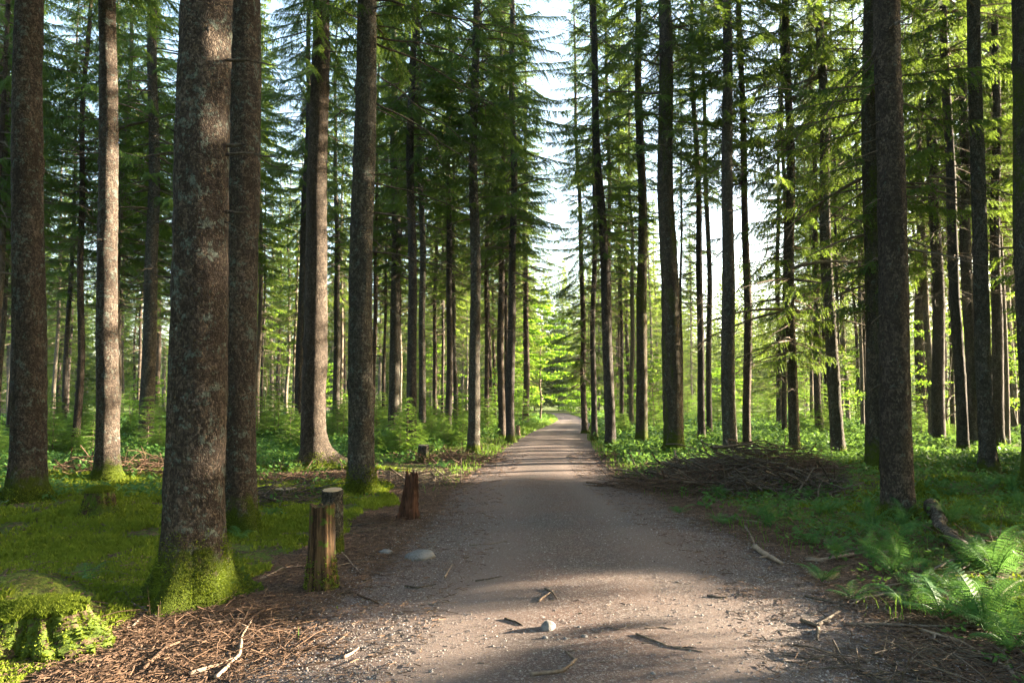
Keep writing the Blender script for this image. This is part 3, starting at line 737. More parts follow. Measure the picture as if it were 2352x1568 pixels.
# ---- trees added outside the frame, right and behind, to shade the foreground
r0 = np.random.default_rng(88)
for (x, y, ck, s) in [(13.5, 10.7, 'sun_block', 1.0), (14.2, 12.6, 'sun_block', 1.05), (13.8, 14.8, 'sun_block', 1.0), (17.5, 11.9, 'sun_block', 1.0), (17.5, 15.2, 'sun_block', 1.1), (20, 17.9, 'sun_block', 1.1), (11.8, 5.4, 'sun_block', 1.0), (15.5, 6.3, 'sun_block', 1.0), (13.2, 5.0, 'sun_block', 1.0), (12.0, 1.9, 'sun_block', 1.0), (13, .4, 'sun_block', 1), (12, -2, 'sun_block', 1),
                      (22, 14.0, 'sun_block', 1.0), (9.0, -3, 'mid', 1), (4.2, -4.5, 'mid', 1), (-4, -3.5, 'mid', 1.0), (-8, 1, 'mid', 1), (-7, -6, 'mid', 1), (1, -9, 'mid', 1), (7, -8, 'mid', 1), (-12, -2, 'mid', 1),
                      (-11, 6, 'mid', 1), (-14, 10, 'mid', 1), (8.2, 3.0, 'near', 1)]:
    fill_tree(x, y, ck, r0.uniform(.3, .42), s, "spruce outside the picture, added to shade the foreground", "shading spruces added outside the picture", r0)

# ------------------------------------------------------------------ distant wood (reads as one mass)
def stuff_wood(name, spots, label, seed):
    r = np.random.default_rng(seed); Nn = MB(); tm = []
    for v in range(3):
        me = CROWN['farlow'][v % 2]
        n = len(me.polygons); k = len(me.vertices); co = np.empty(k * 3, np.float32); me.vertices.foreach_get("co", co); co = co.reshape(-1, 3)
        f3 = np.empty(n, np.int32); me.polygons.foreach_get("loop_total", f3); n3 = int((f3 == 3).sum())
        tris = co[:n3 * 3].reshape(-1, 3, 3)
        sel = r.random(n3) < .13
        tr = tris[sel]; c = tr.mean(1, keepdims=True); tr = c + (tr - c) * 3.0
        tm.append(tr)
    for x, y, s in spots:
        tr = tm[r.integers(3)]; a = r.uniform(0, 6.28); R = rotz(a); k = s * r.uniform(.8, 1.2)
        P = (tr.reshape(-1, 3) * np.array([k, k, s])) @ R.T + np.array([x, y, float(gz(x, y))])
        Nn.add(P, np.arange(len(P)).reshape(-1, 3), r.random() * .8)
    o = obj(name, Nn.mesh(name, M['needle_far' if seed < 3 else 'needle'])); return tag(o, label, "forest", None, "stuff")
rs = np.random.default_rng(5)
spots = [(rs.uniform(-400, 60), rs.uniform(112, 190), rs.uniform(.95, 1.25)) for _ in range(360)]
spots += [(rs.uniform(-25, 38), rs.uniform(160, 186), rs.uniform(1.3, 1.7)) for _ in range(70)]
spots = [p_ for p_ in spots if edge_dist(p_[0], p_[1]) > 4]
stuff_wood("distant_wood", spots, "dense far wood closing the view behind the left trees", 1)
spots = [(rs.uniform(-150, 400), rs.uniform(200, 415), rs.uniform(.7, 1.0)) for _ in range(420)]
sp2 = []
while len(sp2) < 60:
    x = rs.uniform(-50, 34); y = rs.uniform(-36, 26)
    if abs(x) < .82 * y + 4.5 or (abs(x) < 9 and y > -11) or (x > 5 and y > 2): continue
    sp2.append((x, y, rs.uniform(.9, 1.1)))
stuff_wood("surrounding_wood", sp2, "dense wood continuing unseen on the left and behind the camera, added for shade", 3)  # unseen trees added to keep sky light off the foreground
stuff_wood("hillside_wood", spots, "pale hazy wooded hillside beyond the pond and the bend", 2)


# ------------------------------------------------------------------ ground cover (uncountable)
def pts_in(n, xr, yr, fn, seed, power=1.0):
    """random ground points; denser near the camera; fn(x, y) -> keep probability"""
    r = np.random.default_rng(seed); out = []; tot = 0
    while tot < n:
        y = yr[0] * (yr[1] / yr[0]) ** (r.random(n) ** power); x = r.uniform(xr[0], xr[1], n)
        lim = (abs(x) < .84 * y + .8)
        k = (r.random(n) < fn(x, y)) & lim
        out.append(np.stack([x[k], y[k]], 1)); tot += int(k.sum())
        if len(out) > 60: break
    return np.concatenate(out)[:n]
def side(x, y):
    l, r = road_edges(y); return x < l
def blades(P, z, h, w_, lean, r, seg=1):
    """thin upright blades at points"""
    n = len(P); B = np.c_[P, z]; a = r.uniform(0, 6.28, n); d = np.stack([np.cos(a), np.sin(a), np.zeros(n)], 1)
    b2 = r.uniform(0, 6.28, n); ln = np.stack([np.cos(b2), np.sin(b2), np.zeros(n)], 1) * (lean * h * r.random(n))[:, None]
    tip = B + ln + np.c_[np.zeros((n, 2)), h]
    mid = B + ln * .3 + np.c_[np.zeros((n, 2)), h * .55]
    w2 = (w_ / 2)[:, None] if np.ndim(w_) else w_ / 2
    V = np.stack([B - d * w2, B + d * w2, mid + d * w2 * .8, mid - d * w2 * .8, tip], 1).reshape(-1, 3)
    i = np.arange(n)[:, None] * 5
    return V, i + np.array([[0, 1, 2, 3]]), i + np.array([[3, 2, 4]])
def leaves(C, size, tilt, r, aspect=.55):
    """rhombic leaves, folded a little, centre C"""
    n = len(C); a = r.uniform(0, 6.28, n); t = r.normal(size=n) * tilt
    u = np.stack([np.cos(a) * np.cos(t), np.sin(a) * np.cos(t), np.sin(t)], 1)
    v = np.cross(u, np.array([0, 0, 1.0])); v /= np.linalg.norm(v, axis=1)[:, None]
    v = v + np.c_[np.zeros((n, 2)), r.normal(size=n) * tilt]; sz = size[:, None] / 2
    V = np.stack([C - u * sz, C + v * sz * aspect - u * sz * .1, C + u * sz, C - v * sz * aspect - u * sz * .1], 1).reshape(-1, 3)
    return V, np.arange(n * 4).reshape(-1, 4)

# moss shoots on the near forest floor
r = np.random.default_rng(201); mb = MB()
P = pts_in(150000, (-13, -.6), (3.2, 15), lambda x, y: side(x, y) * (moss_mask(x, y) > .42) * sstep(.28, .5, fbm(x * 2.2, y * 2.2, 51)), 202, 1.2)
h = (.010 + .004 * P[:, 1]) * r.uniform(.5, 1.5, len(P)) * (.6 + .9 * vnoise(P[:, 0] * 3, P[:, 1] * 3, 7))
V, q4, q3 = blades(P, gz(P[:, 0], P[:, 1]) - .004, h, .5 * h, .9, r)
tn = np.clip(.25 + .6 * fbm(P[:, 0] * 1.2, P[:, 1] * 1.2, 60) + r.normal(size=len(P)) * .12, 0, 1)
mb.add(V, q4, tn); mb.f3.append(q3); mb.t3.append(tn)
P = pts_in(60000, (1.5, 14), (4, 16), lambda x, y: (~side(x, y)) * (moss_mask(x, y) > .45) * sstep(.5, .66, fbm(x * 1.2, y * 1.2, 52)), 203, 1.2)
h = (.010 + .004 * P[:, 1]) * r.uniform(.5, 1.5, len(P)); b0 = mb.n
V, q4, q3 = blades(P, gz(P[:, 0], P[:, 1]) - .004, h, .5 * h, .9, r); tn = r.uniform(0, .8, len(P))
mb.add(V, q4, tn); mb.f3.append(q3 + b0); mb.t3.append(tn)
tag(obj("moss_carpet", mb.mesh("moss_carpet", M['moss'])), "soft green moss covering the forest floor", "moss", None, "stuff")

# low herbs
def herb_density(x, y):
    e = edge_dist(x, y); s_ = side(x, y)
    rt = (~s_) * sstep(.2, .8, e) * sstep(.18, .40, fbm(x * .9, y * .9, 71)) * (1 - .9 * np.exp(-((x - 4.1) / 2.2) ** 2 - ((y - 12.3) / 1.8) ** 2))
    lf = s_ * sstep(.5, 2.5, e) * (sstep(15, 19, y) + .12 * sstep(8.5, 11, y) + .6 * sstep(9, 10.5, y) * sstep(-4, -5.5, x)) * sstep(.25, .5, fbm(x * .6, y * .6, 72))
    return np.clip(rt * (.55 + .45 * sstep(9, 13, y)) + lf, 0, 1)
r = np.random.default_rng(205); mb = MB()
P = pts_in(50000, (-62, 62), (3.4, 75), herb_density, 206, 1.1)
dd = P[:, 1]; hh = (.04 + .22 * vnoise(P[:, 0] * .7, P[:, 1] * .7, 3) * sstep(6, 16, dd) + .12 * r.random(len(P))) * (1 + sstep(16, 40, dd) * .9)
for kk in range(7):
    a = r.uniform(0, 6.28, len(P)); rad = (.025 + .004 * dd) * r.uniform(.3, 1.5, len(P))
    C = np.stack([P[:, 0] + rad * np.cos(a), P[:, 1] + rad * np.sin(a), gz(P[:, 0], P[:, 1]) + hh * r.uniform(.35, 1.1, len(P))], 1)
    V, F = leaves(C, (.026 + .0042 * dd) * r.uniform(.6, 1.4, len(P)), .45, r)
    mb.add(V, F, np.clip(r.normal(size=len(P)) * .18 + .15 + .7 * fbm(P[:, 0] * .5, P[:, 1] * .5, 80), 0, 1))
tag(obj("low_herbs", mb.mesh("low_herbs", M['herb'])), "low leafy herbs and bilberry covering the forest floor", "ground cover", None, "stuff")

# grass: verges, clearing, scattered tufts
def grass_density(x, y):
    e = edge_dist(x, y); s_ = side(x, y)
    g = .8 * np.exp(-((e - .35) / .45) ** 2) * sstep(11, 16, y) + .35 * np.exp(-((e - .5) / .4) ** 2) * sstep(.5, .65, fbm(x * .8, y * .8, 90)) * (~s_)
    g = g + 1.0 * s_ * np.exp(-((e - .9) / 1.3) ** 2) * sstep(30, 38, y) * sstep(90, 75, y) + sstep(.3, 1.5, e) * sstep(38, 48, y) * .5 + .25 * (~s_) * sstep(.5, 1.5, e) * sstep(.48, .6, fbm(x * .7, y * .7, 93)) + .1 * s_ * sstep(16, 20, y)
    return np.clip(g * (e > -.02), 0, 1)
r = np.random.default_rng(211); mb = MB()
P = pts_in(170000, (-45, 75), (3.6, 110), grass_density, 212, .85)
dd = P[:, 1]; h = (.035 + .13 * r.random(len(P)) + .12 * sstep(14, 50, dd)) * (.5 + vnoise(P[:, 0] * 1.5, P[:, 1] * 1.5, 4)) * np.where(edge_dist(P[:, 0], P[:, 1]) < .2, .6, 1)
V, q4, q3 = blades(P, gz(P[:, 0], P[:, 1]) - .005, h, .003 + .0010 * dd, .9, r); tn = np.clip(r.normal(size=len(P)) * .2 + .5, 0, 1)
mb.add(V, q4, tn); mb.f3.append(q3); mb.t3.append(tn)
tag(obj("grass", mb.mesh("grass", M['grass'])), "fresh green grass along the verges and in the clearing", "grass", None, "stuff")

# needle and twig litter, lying flat
def litter_density(x, y):
    e = edge_dist(x, y); m = moss_mask(x, y)
    return np.clip((e > -.9) * (.10 + .9 * sstep(-.35, .25, e)) * (1 - .70 * sstep(.35, .7, m)), 0, 1) * sstep(.2, .5, fbm(x * 1.7, y * 1.7, 99) + .12)
r = np.random.default_rng(221); mb = MB()
P = pts_in(64000, (-12, 14), (3.3, 22), litter_density, 222, 1.3); n = len(P)
z = rz(P[:, 0], P[:, 1]) + .003 + r.random(n) * .012; a = r.uniform(0, 6.28, n); L = (.012 + .05 * r.random(n) ** 3) * (.7 + .06 * P[:, 1]); wd = (.0022 + .0035 * r.random(n)) * (.6 + .12 * P[:, 1])
u = np.stack([np.cos(a), np.sin(a), r.normal(size=n) * .12], 1) * L[:, None]; v = np.stack([-np.sin(a), np.cos(a), np.zeros(n)], 1) * wd[:, None]
C = np.c_[P, z]; up = np.array([0, 0, 1.0]) * wd[:, None] * .8
V = np.stack([C - u - v, C - u + up, C - u + v, C + u - v * .6, C + u + up, C + u + v * .6], 1).reshape(-1, 3); i = np.arange(n)[:, None] * 6
mb.add(V, np.concatenate([i + [[0, 1, 4, 3]], i + [[1, 2, 5, 4]]]), np.tile(r.random(n) ** 2.2, 2))
tag(obj("needle_litter", mb.mesh("needle_litter", M['litterwood'])), "brown fallen needles and twig bits", "litter", None, "stuff")
# loose gravel grains
q = NT("gravel_grains"); ti = q.attr("tint"); M['grain'] = q.done(q.principled(q.mix(ti, (.10, .075, .062), (.40, .35, .31)), .85))
r = np.random.default_rng(231); mb = MB()
P = pts_in(38000, (-3.2, 4.6), (3.3, 9.5), lambda x, y: (edge_dist(x, y) < .35) * (.25 + .75 * sstep(.3, 1.6, np.abs(x - .5))) * sstep(.25, .6, fbm(x * 1.1, y * 1.1, 97) + .1), 232, 1.6); n = len(P)
sz = (.0028 + .006 * r.random(n) ** 4) * (.7 + .08 * P[:, 1]); C = np.c_[P, rz(P[:, 0], P[:, 1]) + sz * .3]
o6 = np.array([[1, 0, 0], [0, 1, 0], [-1, 0, 0], [0, -1, 0], [0, 0, .7], [0, 0, -.5]], float)
V = (C[:, None, :] + o6[None] * sz[:, None, None] * r.uniform(.55, 1.35, (n, 6, 1)) + r.normal(size=(n, 6, 3)) * sz[:, None, None] * .2).reshape(-1, 3); i = np.arange(n)[:, None] * 6
F = np.concatenate([i + [t_] for t_ in ([0, 1, 4], [1, 2, 4], [2, 3, 4], [3, 0, 4])]); mb.add(V, F, np.tile(r.random(n), 4))
tag(obj("loose_gravel", mb.mesh("loose_gravel", M['grain'])), "loose gravel grains on the path", "gravel", None, "stuff")

# ------------------------------------------------------------------ young spruces
def sapling_mesh(seed, H, wid):
    r = np.random.default_rng(seed); W = MB(); Nn = MB()
    add_tube(W, bent((0, 0, -.05), (r.normal() * .03, r.normal() * .03, H), 8, 0, .006, r), np.linspace(.012 + .006 * H, .003, 8), 5, .3)
    z = .12
    while z < H * .97:
        f = 1 - z / H; nb = r.integers(4, 7); a0 = r.uniform(0, 6.28)
        for b in range(nb):
            if r.random() > .88: continue
            L = max(.08, wid * f ** .8 * r.uniform(.7, 1.15))
            wv, w4, nv, nf, nt = spruce_branch(L, r, .028 + .01 * H * .3, .020, .18, .12, .95, .045 + .01 * H)
            R = rotz(a0 + b * 6.283 / nb) @ roty(-r.uniform(.0, .35)); off = np.array([0, 0, z])
            W.add(wv @ R.T + off, w4, .2)
            if len(nf): Nn.add(nv @ R.T + off, nf, np.clip(nt + .2, 0, 1))
        z += H * r.uniform(.055, .09)
    wv, w3, w4, wt = W.arrays(); nv, n3, n4, nt = Nn.arrays()
    return (make_mesh("stem", wv, w3, w4, M['darktwig'], False, wt), make_mesh("foliage", nv, n3, n4, M['needle_y'], False, nt))
SAP = [sapling_mesh(400 + i, h_, w_) for i, (h_, w_) in enumerate([(.8, .38), (1.2, .5), (1.7, .65), (2.4, .8), (3.4, 1.2)])]
def sapling(x, y, k, label="young spruce growing in the green undergrowth", group="young spruces in the undergrowth", s=1.0):
    o = empty("young_spruce", (x, y, float(gz(x, y))), label, "sapling", group, (0, 0, random.uniform(0, 6.28))); o.scale = (s, s, s)
    obj("stem", SAP[k][0], o); obj("foliage", SAP[k][1], o); return o
r = np.random.default_rng(241)
for (ua, ub, va, vb, n) in [(585, 700, 962, 1050, 16), (745, 800, 975, 1050, 8), (860, 940, 975, 1050, 20), (950, 1080, 985, 1040, 24), (1095, 1150, 985, 1010, 8), (262, 372, 965, 1050, 16), (100, 225, 975, 1060, 14), (-20, 40, 975, 1060, 6),
                            (1410, 1470, 965, 1000, 10), (1490, 1530, 965, 1010, 9), (1570, 1800, 955, 990, 28), (1830, 2000, 962, 1005, 18), (2090, 2340, 970, 990, 8), (2090, 2340, 985, 1020, 8), (1180, 1225, 965, 985, 5)]:
    for _ in range(n):
        p_ = ground(r.uniform(ua, ub), r.uniform(va, vb))
        if edge_dist(p_.x, p_.y) < .8: continue
        d = p_.y; k = int(np.clip(r.integers(0, 3) + (d > 30) + (d > 38), 0, 4)); sapling(p_.x, p_.y, k, s=r.uniform(.7, 1.15))
for (u, v, k, lab, s) in [(736, 1135, 0, None, 1), (1890, 1005, 2, "small pale young spruce left of the leaning slate spruce", .9), (212, 1050, 1, "young spruce left of the second big trunk on the left", 1.0),
                       (1650, 985, 3, "bushy young spruce between the joined-root pair and the slate-grey trunk", 1.0), (1765, 980, 4, "tall bright young spruce behind the brushwood heap", 1.0), (1850, 978, 4, "wide sunlit young spruce right of the grey spruce with mossy foot", 1.1),
                       (2000, 985, 2, "young spruce just left of the dark mossy spruce", 1.2)]:
    if lab: p_ = ground(u, v); sapling(p_.x, p_.y, k, lab, None, s)

# ------------------------------------------------------------------ broadleaved trees
def beech(x, y, H, R, zlo, label, name="beech_tree", leaf=.08, nlayer=9, seed=1, mat='beech', per=420, stem_r=.05, lean=0.0, tilt=.6):
    r = np.random.default_rng(seed); root = empty(name, (x, y, float(gz(x, y))), label, "tree" if H > 3 else "bush", None, (0, lean, 0))
    W = MB(); trunk = bent((0, 0, -.1), (r.normal() * .15, r.normal() * .15, H), 12, 0, .015, r); add_tube(W, trunk, np.linspace(stem_r, .01, 12), 8, .2)
    obj("trunk", W.mesh("trunk", M['darktwig'], True), root); Wl = MB(); Lf = MB()
    for k in range(nlayer * 3):
        z = zlo + (H - zlo) * ((k + r.random()) / (nlayer * 3)); f = (z - zlo) / (H - zlo); L = R * (1 - .75 * f ** 1.5) * r.uniform(.6, 1.1); a = k * 2.4 + r.normal() * .3
        b = np.array([np.interp(z, trunk[:, 2], trunk[:, i]) for i in range(3)]); e = b + np.array([math.cos(a) * L, math.sin(a) * L, L * r.uniform(-.05, .3)])
        P = bent(b, e, 8, .08 * L, .02, r); add_tube(Wl, P, np.linspace(.012 + .006 * L, .003, 8), 4, .2, cap=False)
        for _ in range(7):
            i = r.integers(2, 8); q0 = P[i]; aa = a + r.choice([-1, 1]) * r.uniform(.4, 1.1); l = L * r.uniform(.2, .5); q1 = q0 + np.array([math.cos(aa) * l, math.sin(aa) * l, r.normal() * .06 * l])
            add_tube(Wl, bent(q0, q1, 4, 0, .02, r), np.linspace(.006, .002, 4), 3, .2, cap=False)
            n = int(per / 21 * (.6 + L / R)); t = r.random(n)[:, None]; C = q0 + (q1 - q0) * t * 1.1 + r.normal(size=(n, 3)) * np.array([.10, .10, .025]) * (.5 + R * .35)
            V, F = leaves(C, leaf * r.uniform(.6, 1.3, n), tilt, r, .65); Lf.add(V, F, np.clip(r.normal(size=n) * .2 + .5, 0, 1))
    o = obj("crown", Lf.mesh("crown", M[mat]), root); obj("limbs", Wl.mesh("limbs", M['darktwig']), root)
    return root
def at_px(u, d): return ((u - 1176) / FPX * d, d)
x, y = at_px(1240, 56); beech(x, y, 10.5, 3.5, 1.0, "bright green broadleaved tree left of the far bend of the path", leaf=.17, per=900, seed=2, stem_r=.09, nlayer=15)
x, y = at_px(2170, 27); beech(x, y, 5.2, 3.2, .9, "young beech with flat yellow-green sprays behind the right trunks", leaf=.085, per=420, seed=3, stem_r=.04)
x, y = at_px(2330, 31); beech(x, y, 6.5, 3.0, 1.0, "young beech with yellow-green sprays at the right border", leaf=.09, per=380, seed=4, stem_r=.04)
x, y = at_px(352, 40); beech(x, y, 3.0, 1.5, .3, "bright green bush between the half sunlit spruce and the largest trunk", "leafy_bush", leaf=.10, per=260, seed=5, stem_r=.02)
x, y = at_px(1815, 50); beech(x, y, 5.0, 2.6, .4, "sunlit yellow-green bush behind the grey spruces on the right", "leafy_bush", leaf=.13, per=420, seed=6, stem_r=.03)
x, y = at_px(612, 46); beech(x, y, 8.5, 1.8, 3.2, "slender leafy tree with bright sprays right of the second foreground trunk", leaf=.11, per=150, seed=7, stem_r=.03)
x, y = at_px(1150, 48); beech(x, y, 4.0, 2.2, .4, "leafy bush behind the crossing verge spruces", "leafy_bush", leaf=.12, per=300, seed=8, stem_r=.03)
x, y = at_px(1335, 96); beech(x, y, 3.4, 4.0, .2, "pale leafy bush on the inside of the far bend", "leafy_bush", leaf=.2, per=700, seed=9, stem_r=.03)
x, y = at_px(1505, 40); beech(x, y, 4.4, 1.8, .5, "leafy young tree between the two mossy-edged spruces", leaf=.11, per=240, seed=10, stem_r=.03)

x, y = at_px(1445, 50); beech(x, y, 5.5, 2.4, .4, "sunlit leafy bush right of the leaning mossy-footed spruce", "leafy_bush", leaf=.13, per=420, seed=12, stem_r=.03)
x, y = at_px(1660, 56); beech(x, y, 5.0, 2.6, .4, "sunlit leafy bush seen between the joined-root pair and the slate-grey spruce", "leafy_bush", leaf=.14, per=420, seed=13, stem_r=.03)
x, y = at_px(1960, 44); beech(x, y, 5.0, 2.2, .5, "sunlit leafy bush left of the dark mossy spruce on the right", "leafy_bush", leaf=.12, per=360, seed=14, stem_r=.03)
x, y = at_px(1010, 52); beech(x, y, 6.0, 2.4, .5, "sunlit leafy young tree behind the dark slim spruces left of the path", leaf=.13, per=360, seed=15, stem_r=.03)
x, y = at_px(740, 60); beech(x, y, 5.5, 2.6, .5, "sunlit leafy young tree far behind the broad rooted spruce", leaf=.14, per=360, seed=16, stem_r=.03)

# ------------------------------------------------------------------ ferns
def frond_mesh(seed, arch=.5, npin=19):
    r = np.random.default_rng(seed); mb = MB(); t = np.linspace(0, 1, npin + 4)
    P = np.stack([t * (1 - .12 * t), .03 * np.sin(t * 3), arch * (t * 1.25 - 1.15 * t ** 2.1)], -1)
    add_tube(mb, P, np.linspace(.008, .002, len(P)), 3, .2, cap=False)
    for i in range(3, len(P) - 1):
        x = t[i]; Lp = .24 * math.sin(math.pi * min(1, (x - .05) ** .75 * 1.0)) ** .8 * (1.02 - x) ** .25 * r.uniform(.88, 1.1)
        if Lp < .012: continue
        T_ = P[i + 1] - P[i]; T_ /= np.linalg.norm(T_)
        for s_ in (-1, 1):
            d = np.array([.28, s_ * 1.0, -.12 + r.normal() * .06]); d /= np.linalg.norm(d); nn = max(4, int(Lp / .022))
            q_ = (np.arange(nn) + .5) / nn; C = P[i] + d * (Lp * q_)[:, None]; C[:, 2] -= .25 * Lp * q_ ** 2
            for s2 in (-1, 1):
                l2 = .024 * (1 - .75 * q_) * (1 if Lp > .06 else .7); tip = C + T_ * s2 * l2[:, None] + d * .006
                b = d * (Lp / nn * .46); V = np.stack([C - b, C + b, tip], 1).reshape(-1, 3); mb.add(V, np.arange(len(V)).reshape(-1, 3), r.uniform(.2, .8, len(C)))
    return mb.mesh("frond", M['fern'])
FR = [frond_mesh(500 + i, a) for i, a in enumerate([.35, .55, .75, .5])]
def fern(u, v, size, n, label, seed, up=.5, group=None, face=None):
    r = np.random.default_rng(seed); p_ = ground(u, v); root = empty("fern", p_, label, "fern", group)
    for k in range(n):
        o = obj("frond", FR[r.integers(4)], root); a = (face + r.normal() * .5) if face is not None else (k * 6.283 / n + r.normal() * .3); L = size * r.uniform(.75, 1.15)
        o.rotation_euler = (r.normal() * .25, -up * r.uniform(.4, 1.2), a); o.scale = (L, L, L); o.location = (0, 0, .01)
    return root
for i, (u, v, s_, n, lab, up) in enumerate([
    (2285, 1330, .62, 9, "tall arching fern beside the fallen log at the right edge", .75), (2262, 1452, .52, 9, "upright fern in the lower right corner area", .85), (2165, 1425, .48, 8, "dense fern left of the upright one in the lower right", .5),
    (1888, 1338, .34, 6, "yellow-green fern at the path's right edge below the loose log piece", .6), (548, 1362, .24, 4, "small upright fern at the right foot of the largest trunk", 1.1), (196, 1345, .36, 6, "spreading fern on the moss left of the largest trunk", .3),
    (553, 1240, .28, 5, "little fern at the foot of the second foreground trunk", .3), (1975, 1235, .34, 7, "fern left of the foot of the big right trunk", .5), (1660, 1205, .36, 8, "fern on the right verge below the brushwood heap", .4),
    (1740, 1190, .36, 8, "fern right of the brushwood heap's front edge", .4), (1905, 1180, .34, 7, "fern between the brushwood heap and the big right trunk", .5), (2150, 1225, .26, 5, "small bright fern on the upper end of the fallen log", .5),
    (2080, 1400, .36, 7, "fern among thin branches in the right foreground", .45), (1960, 1380, .28, 6, "low fern among herbs at the right edge of the gravel", .4), (1020, 1075, .4, 7, "fern beside the sawn stump on the left verge", .5),
    (620, 1185, .30, 6, "fern at the foot of the felled stump behind the second trunk", .4), (1560, 1180, .30, 6, "small fern at the gravel edge left of the brushwood heap", .4), (2320, 1500, .4, 7, "fern cut by the lower right border", .6),
    (1860, 1255, .3, 6, "fern beside the branches left of the big right trunk", .45), (760, 1120, .3, 6, "fern at the left foot of the grey lichened spruce", .4)]):
    fern(u, v, s_, n, lab, 520 + i, up)

rf = np.random.default_rng(77); kf = 0
while kf < 44:
    u = rf.uniform(1480, 2345); v = rf.uniform(1120, 1540); p_ = ground(u, v)
    if edge_dist(p_.x, p_.y) < .55: continue
    if (p_.x - 4.1) ** 2 / 4.4 + (p_.y - 12.3) ** 2 / 2.2 < 1: continue
    fern(u, v, rf.uniform(.24, .44), int(rf.integers(5, 9)), "low fern among the herbs of the right verge", 900 + kf, rf.uniform(.5, .95), "low ferns on the right verge"); kf += 1

# ------------------------------------------------------------------ stumps
def stump(u, v, wpx, topv, label, kind, seed, mat, lean=(0, 0), moss=0, jag=.1, nside=72, flare=.35, rough=.10, topw=.9, depth=None, name="tree_stump"):
    r = np.random.default_rng(seed); b = ground(u, v)
    d = b.y; rad = wpx / FPX * d / 2; H = max(.06, (v - topv) / FPX * d)
    root = empty(name, b, label, "stump", None, (0, 0, 0))
    nz_ = max(10, int(H / .018)); z = np.linspace(-.06, H, nz_); th = np.arange(nside) / nside * 6.2832; TH, ZZ = np.meshgrid(th, z); f = np.clip(ZZ / H, 0, 1)
    prof = (topw + (1 - topw) * (1 - f)) * (1 + flare * np.exp(-np.clip(ZZ, 0, None) / (.22 * H + .02)))
    flut = (vnoise(np.cos(TH) * 5 + seed, np.sin(TH) * 5 + ZZ * .6, 3) - .5) * rough * 2.2 + (vnoise(np.cos(TH) * 13 + seed, np.sin(TH) * 13 + ZZ * 1.5, 5) - .5) * rough * 1.2 + (vnoise(TH * 3, ZZ * 22, 8) - .5) * rough * .8
    R = rad * prof * (1 + flut)
    jagz = jag * H * ((vnoise(np.cos(th) * 3 + seed, np.sin(th) * 3, 11) - .35) + .5 * (vnoise(th * 6, th * 0 + 3, 12) - .5)) if kind == 'rotten' else .02 * H * np.sin(th)
    Zf = ZZ + f ** 3 * jagz[None, :]
    V = np.stack([R * np.cos(TH) + lean[0] * f * H, R * np.sin(TH) + lean[1] * f * H, Zf], -1)
    i = np.arange(nz_ - 1)[:, None] * nside; j = np.arange(nside)[None, :]; j2 = (j + 1) % nside; F = np.stack([i + j, i + j2, i + nside + j2, i + nside + j], -1).reshape(-1, 4)
    mb = MB(); mb.add(V.reshape(-1, 3), F)
    obj("bark" if kind == 'cut' else "rotten_wood", mb.mesh("stump", M[mat], kind != 'rotten'), root)
    # top: inner rings
    rim = V[-1]; c = rim.mean(0); rings = [rim * [1, 1, 1] + [0, 0, -.001]]
    for k, g in enumerate([.96, .7, .4, .12]):
        rr = c + (rim - c) * g; dz = 0 if kind == 'cut' else .16 * H * (1 - g * g) + .05 * H * vnoise(th * 2, th * 0 + k, 19) if kind == 'mossy' else -jag * H * (.6 + .8 * vnoise(th * 3, th * 0 + k, 15)) * (1 - g) * 1.4
        rr[:, 2] = (rim[:, 2] * g + c[2] * (1 - g)) + dz + (r.normal(size=nside) * .004 if kind != 'cut' else 0) + .001; rings.append(rr)
    VV = np.concatenate(rings); i = np.arange(4)[:, None] * nside; F = np.stack([i + j, i + j2, i + nside + j2, i + nside + j], -1).reshape(-1, 4); mb = MB(); mb.add(VV, F, .2)
    b0 = 4 * nside; mb.add(np.vstack([rings[-1], [rings[-1].mean(0)]]), [(k, (k + 1) % nside, nside) for k in range(nside)], .2)
    obj("cut_face" if kind == 'cut' else "hollow_top", mb.mesh("top", M['cutwood' if kind == 'cut' else ('mossbed' if kind == 'mossy' else mat)], kind == 'mossy'), root)
    if kind == 'mossy':
        n = 9000; rr_ = np.sqrt(r.random(n)) * 1.03; aa = r.random(n) * nside; i0 = aa.astype(int) % nside; P = c + (rim[i0] * (1 - aa % 1)[:, None] + rim[(i0 + 1) % nside] * (aa % 1)[:, None] - c) * rr_[:, None]
        P[:, 2] += .16 * H * (1 - rr_ ** 2); h_ = r.uniform(.012, .035, n); Vb, q4, q3 = blades(P[:, :2], P[:, 2] - .003, h_, h_ * .45, 1.2, r); mb = MB(); tn = r.uniform(.1, .9, n); mb.add(Vb, q4, tn); mb.f3.append(q3); mb.t3.append(tn)
        obj("moss", mb.mesh("moss", M['moss']), root)
    if moss: moss_part(root, V, z, H * 1.05 if kind == 'mossy' else H * .45, moss, seed, .02)
    return root
stump(738, 1350, 61, 1165, "tall rotten orange-brown stump in the left foreground", 'rotten', 1, 'rotten', jag=.07, moss=900, flare=.25, topw=.9, rough=.085)
stump(762, 1268, 48, 1127, "sawn grey stump hidden behind the tall rotten one", 'cut', 2, 'grey', flare=.1)
stump(935, 1192, 38, 1092, "narrow reddish rotten stump leaning at the left edge of the path", 'rotten', 3, 'rotred', lean=(.10, 0), jag=.3, flare=.3, topw=.66, rough=.24)
stump(973, 1062, 26, 1022, "sawn stump with pale top beside twigs left of the path", 'cut', 4, 'grey', flare=.3)
stump(228, 1182, 72, 1128, "low mossy rotting stump between the two left trunks", 'mossy', 5, 'rotmoss', jag=.18, moss=1600, flare=.3, topw=.8)
stump(655, 1150, 54, 1122, "low freshly cut stump behind the second foreground trunk", 'cut', 6, 'grey', flare=.2)
stump(1190, 1003, 10, 978, "small pale stump at the foot of the right-leaning verge spruce", 'rotten', 7, 'log', jag=.2, flare=.6)
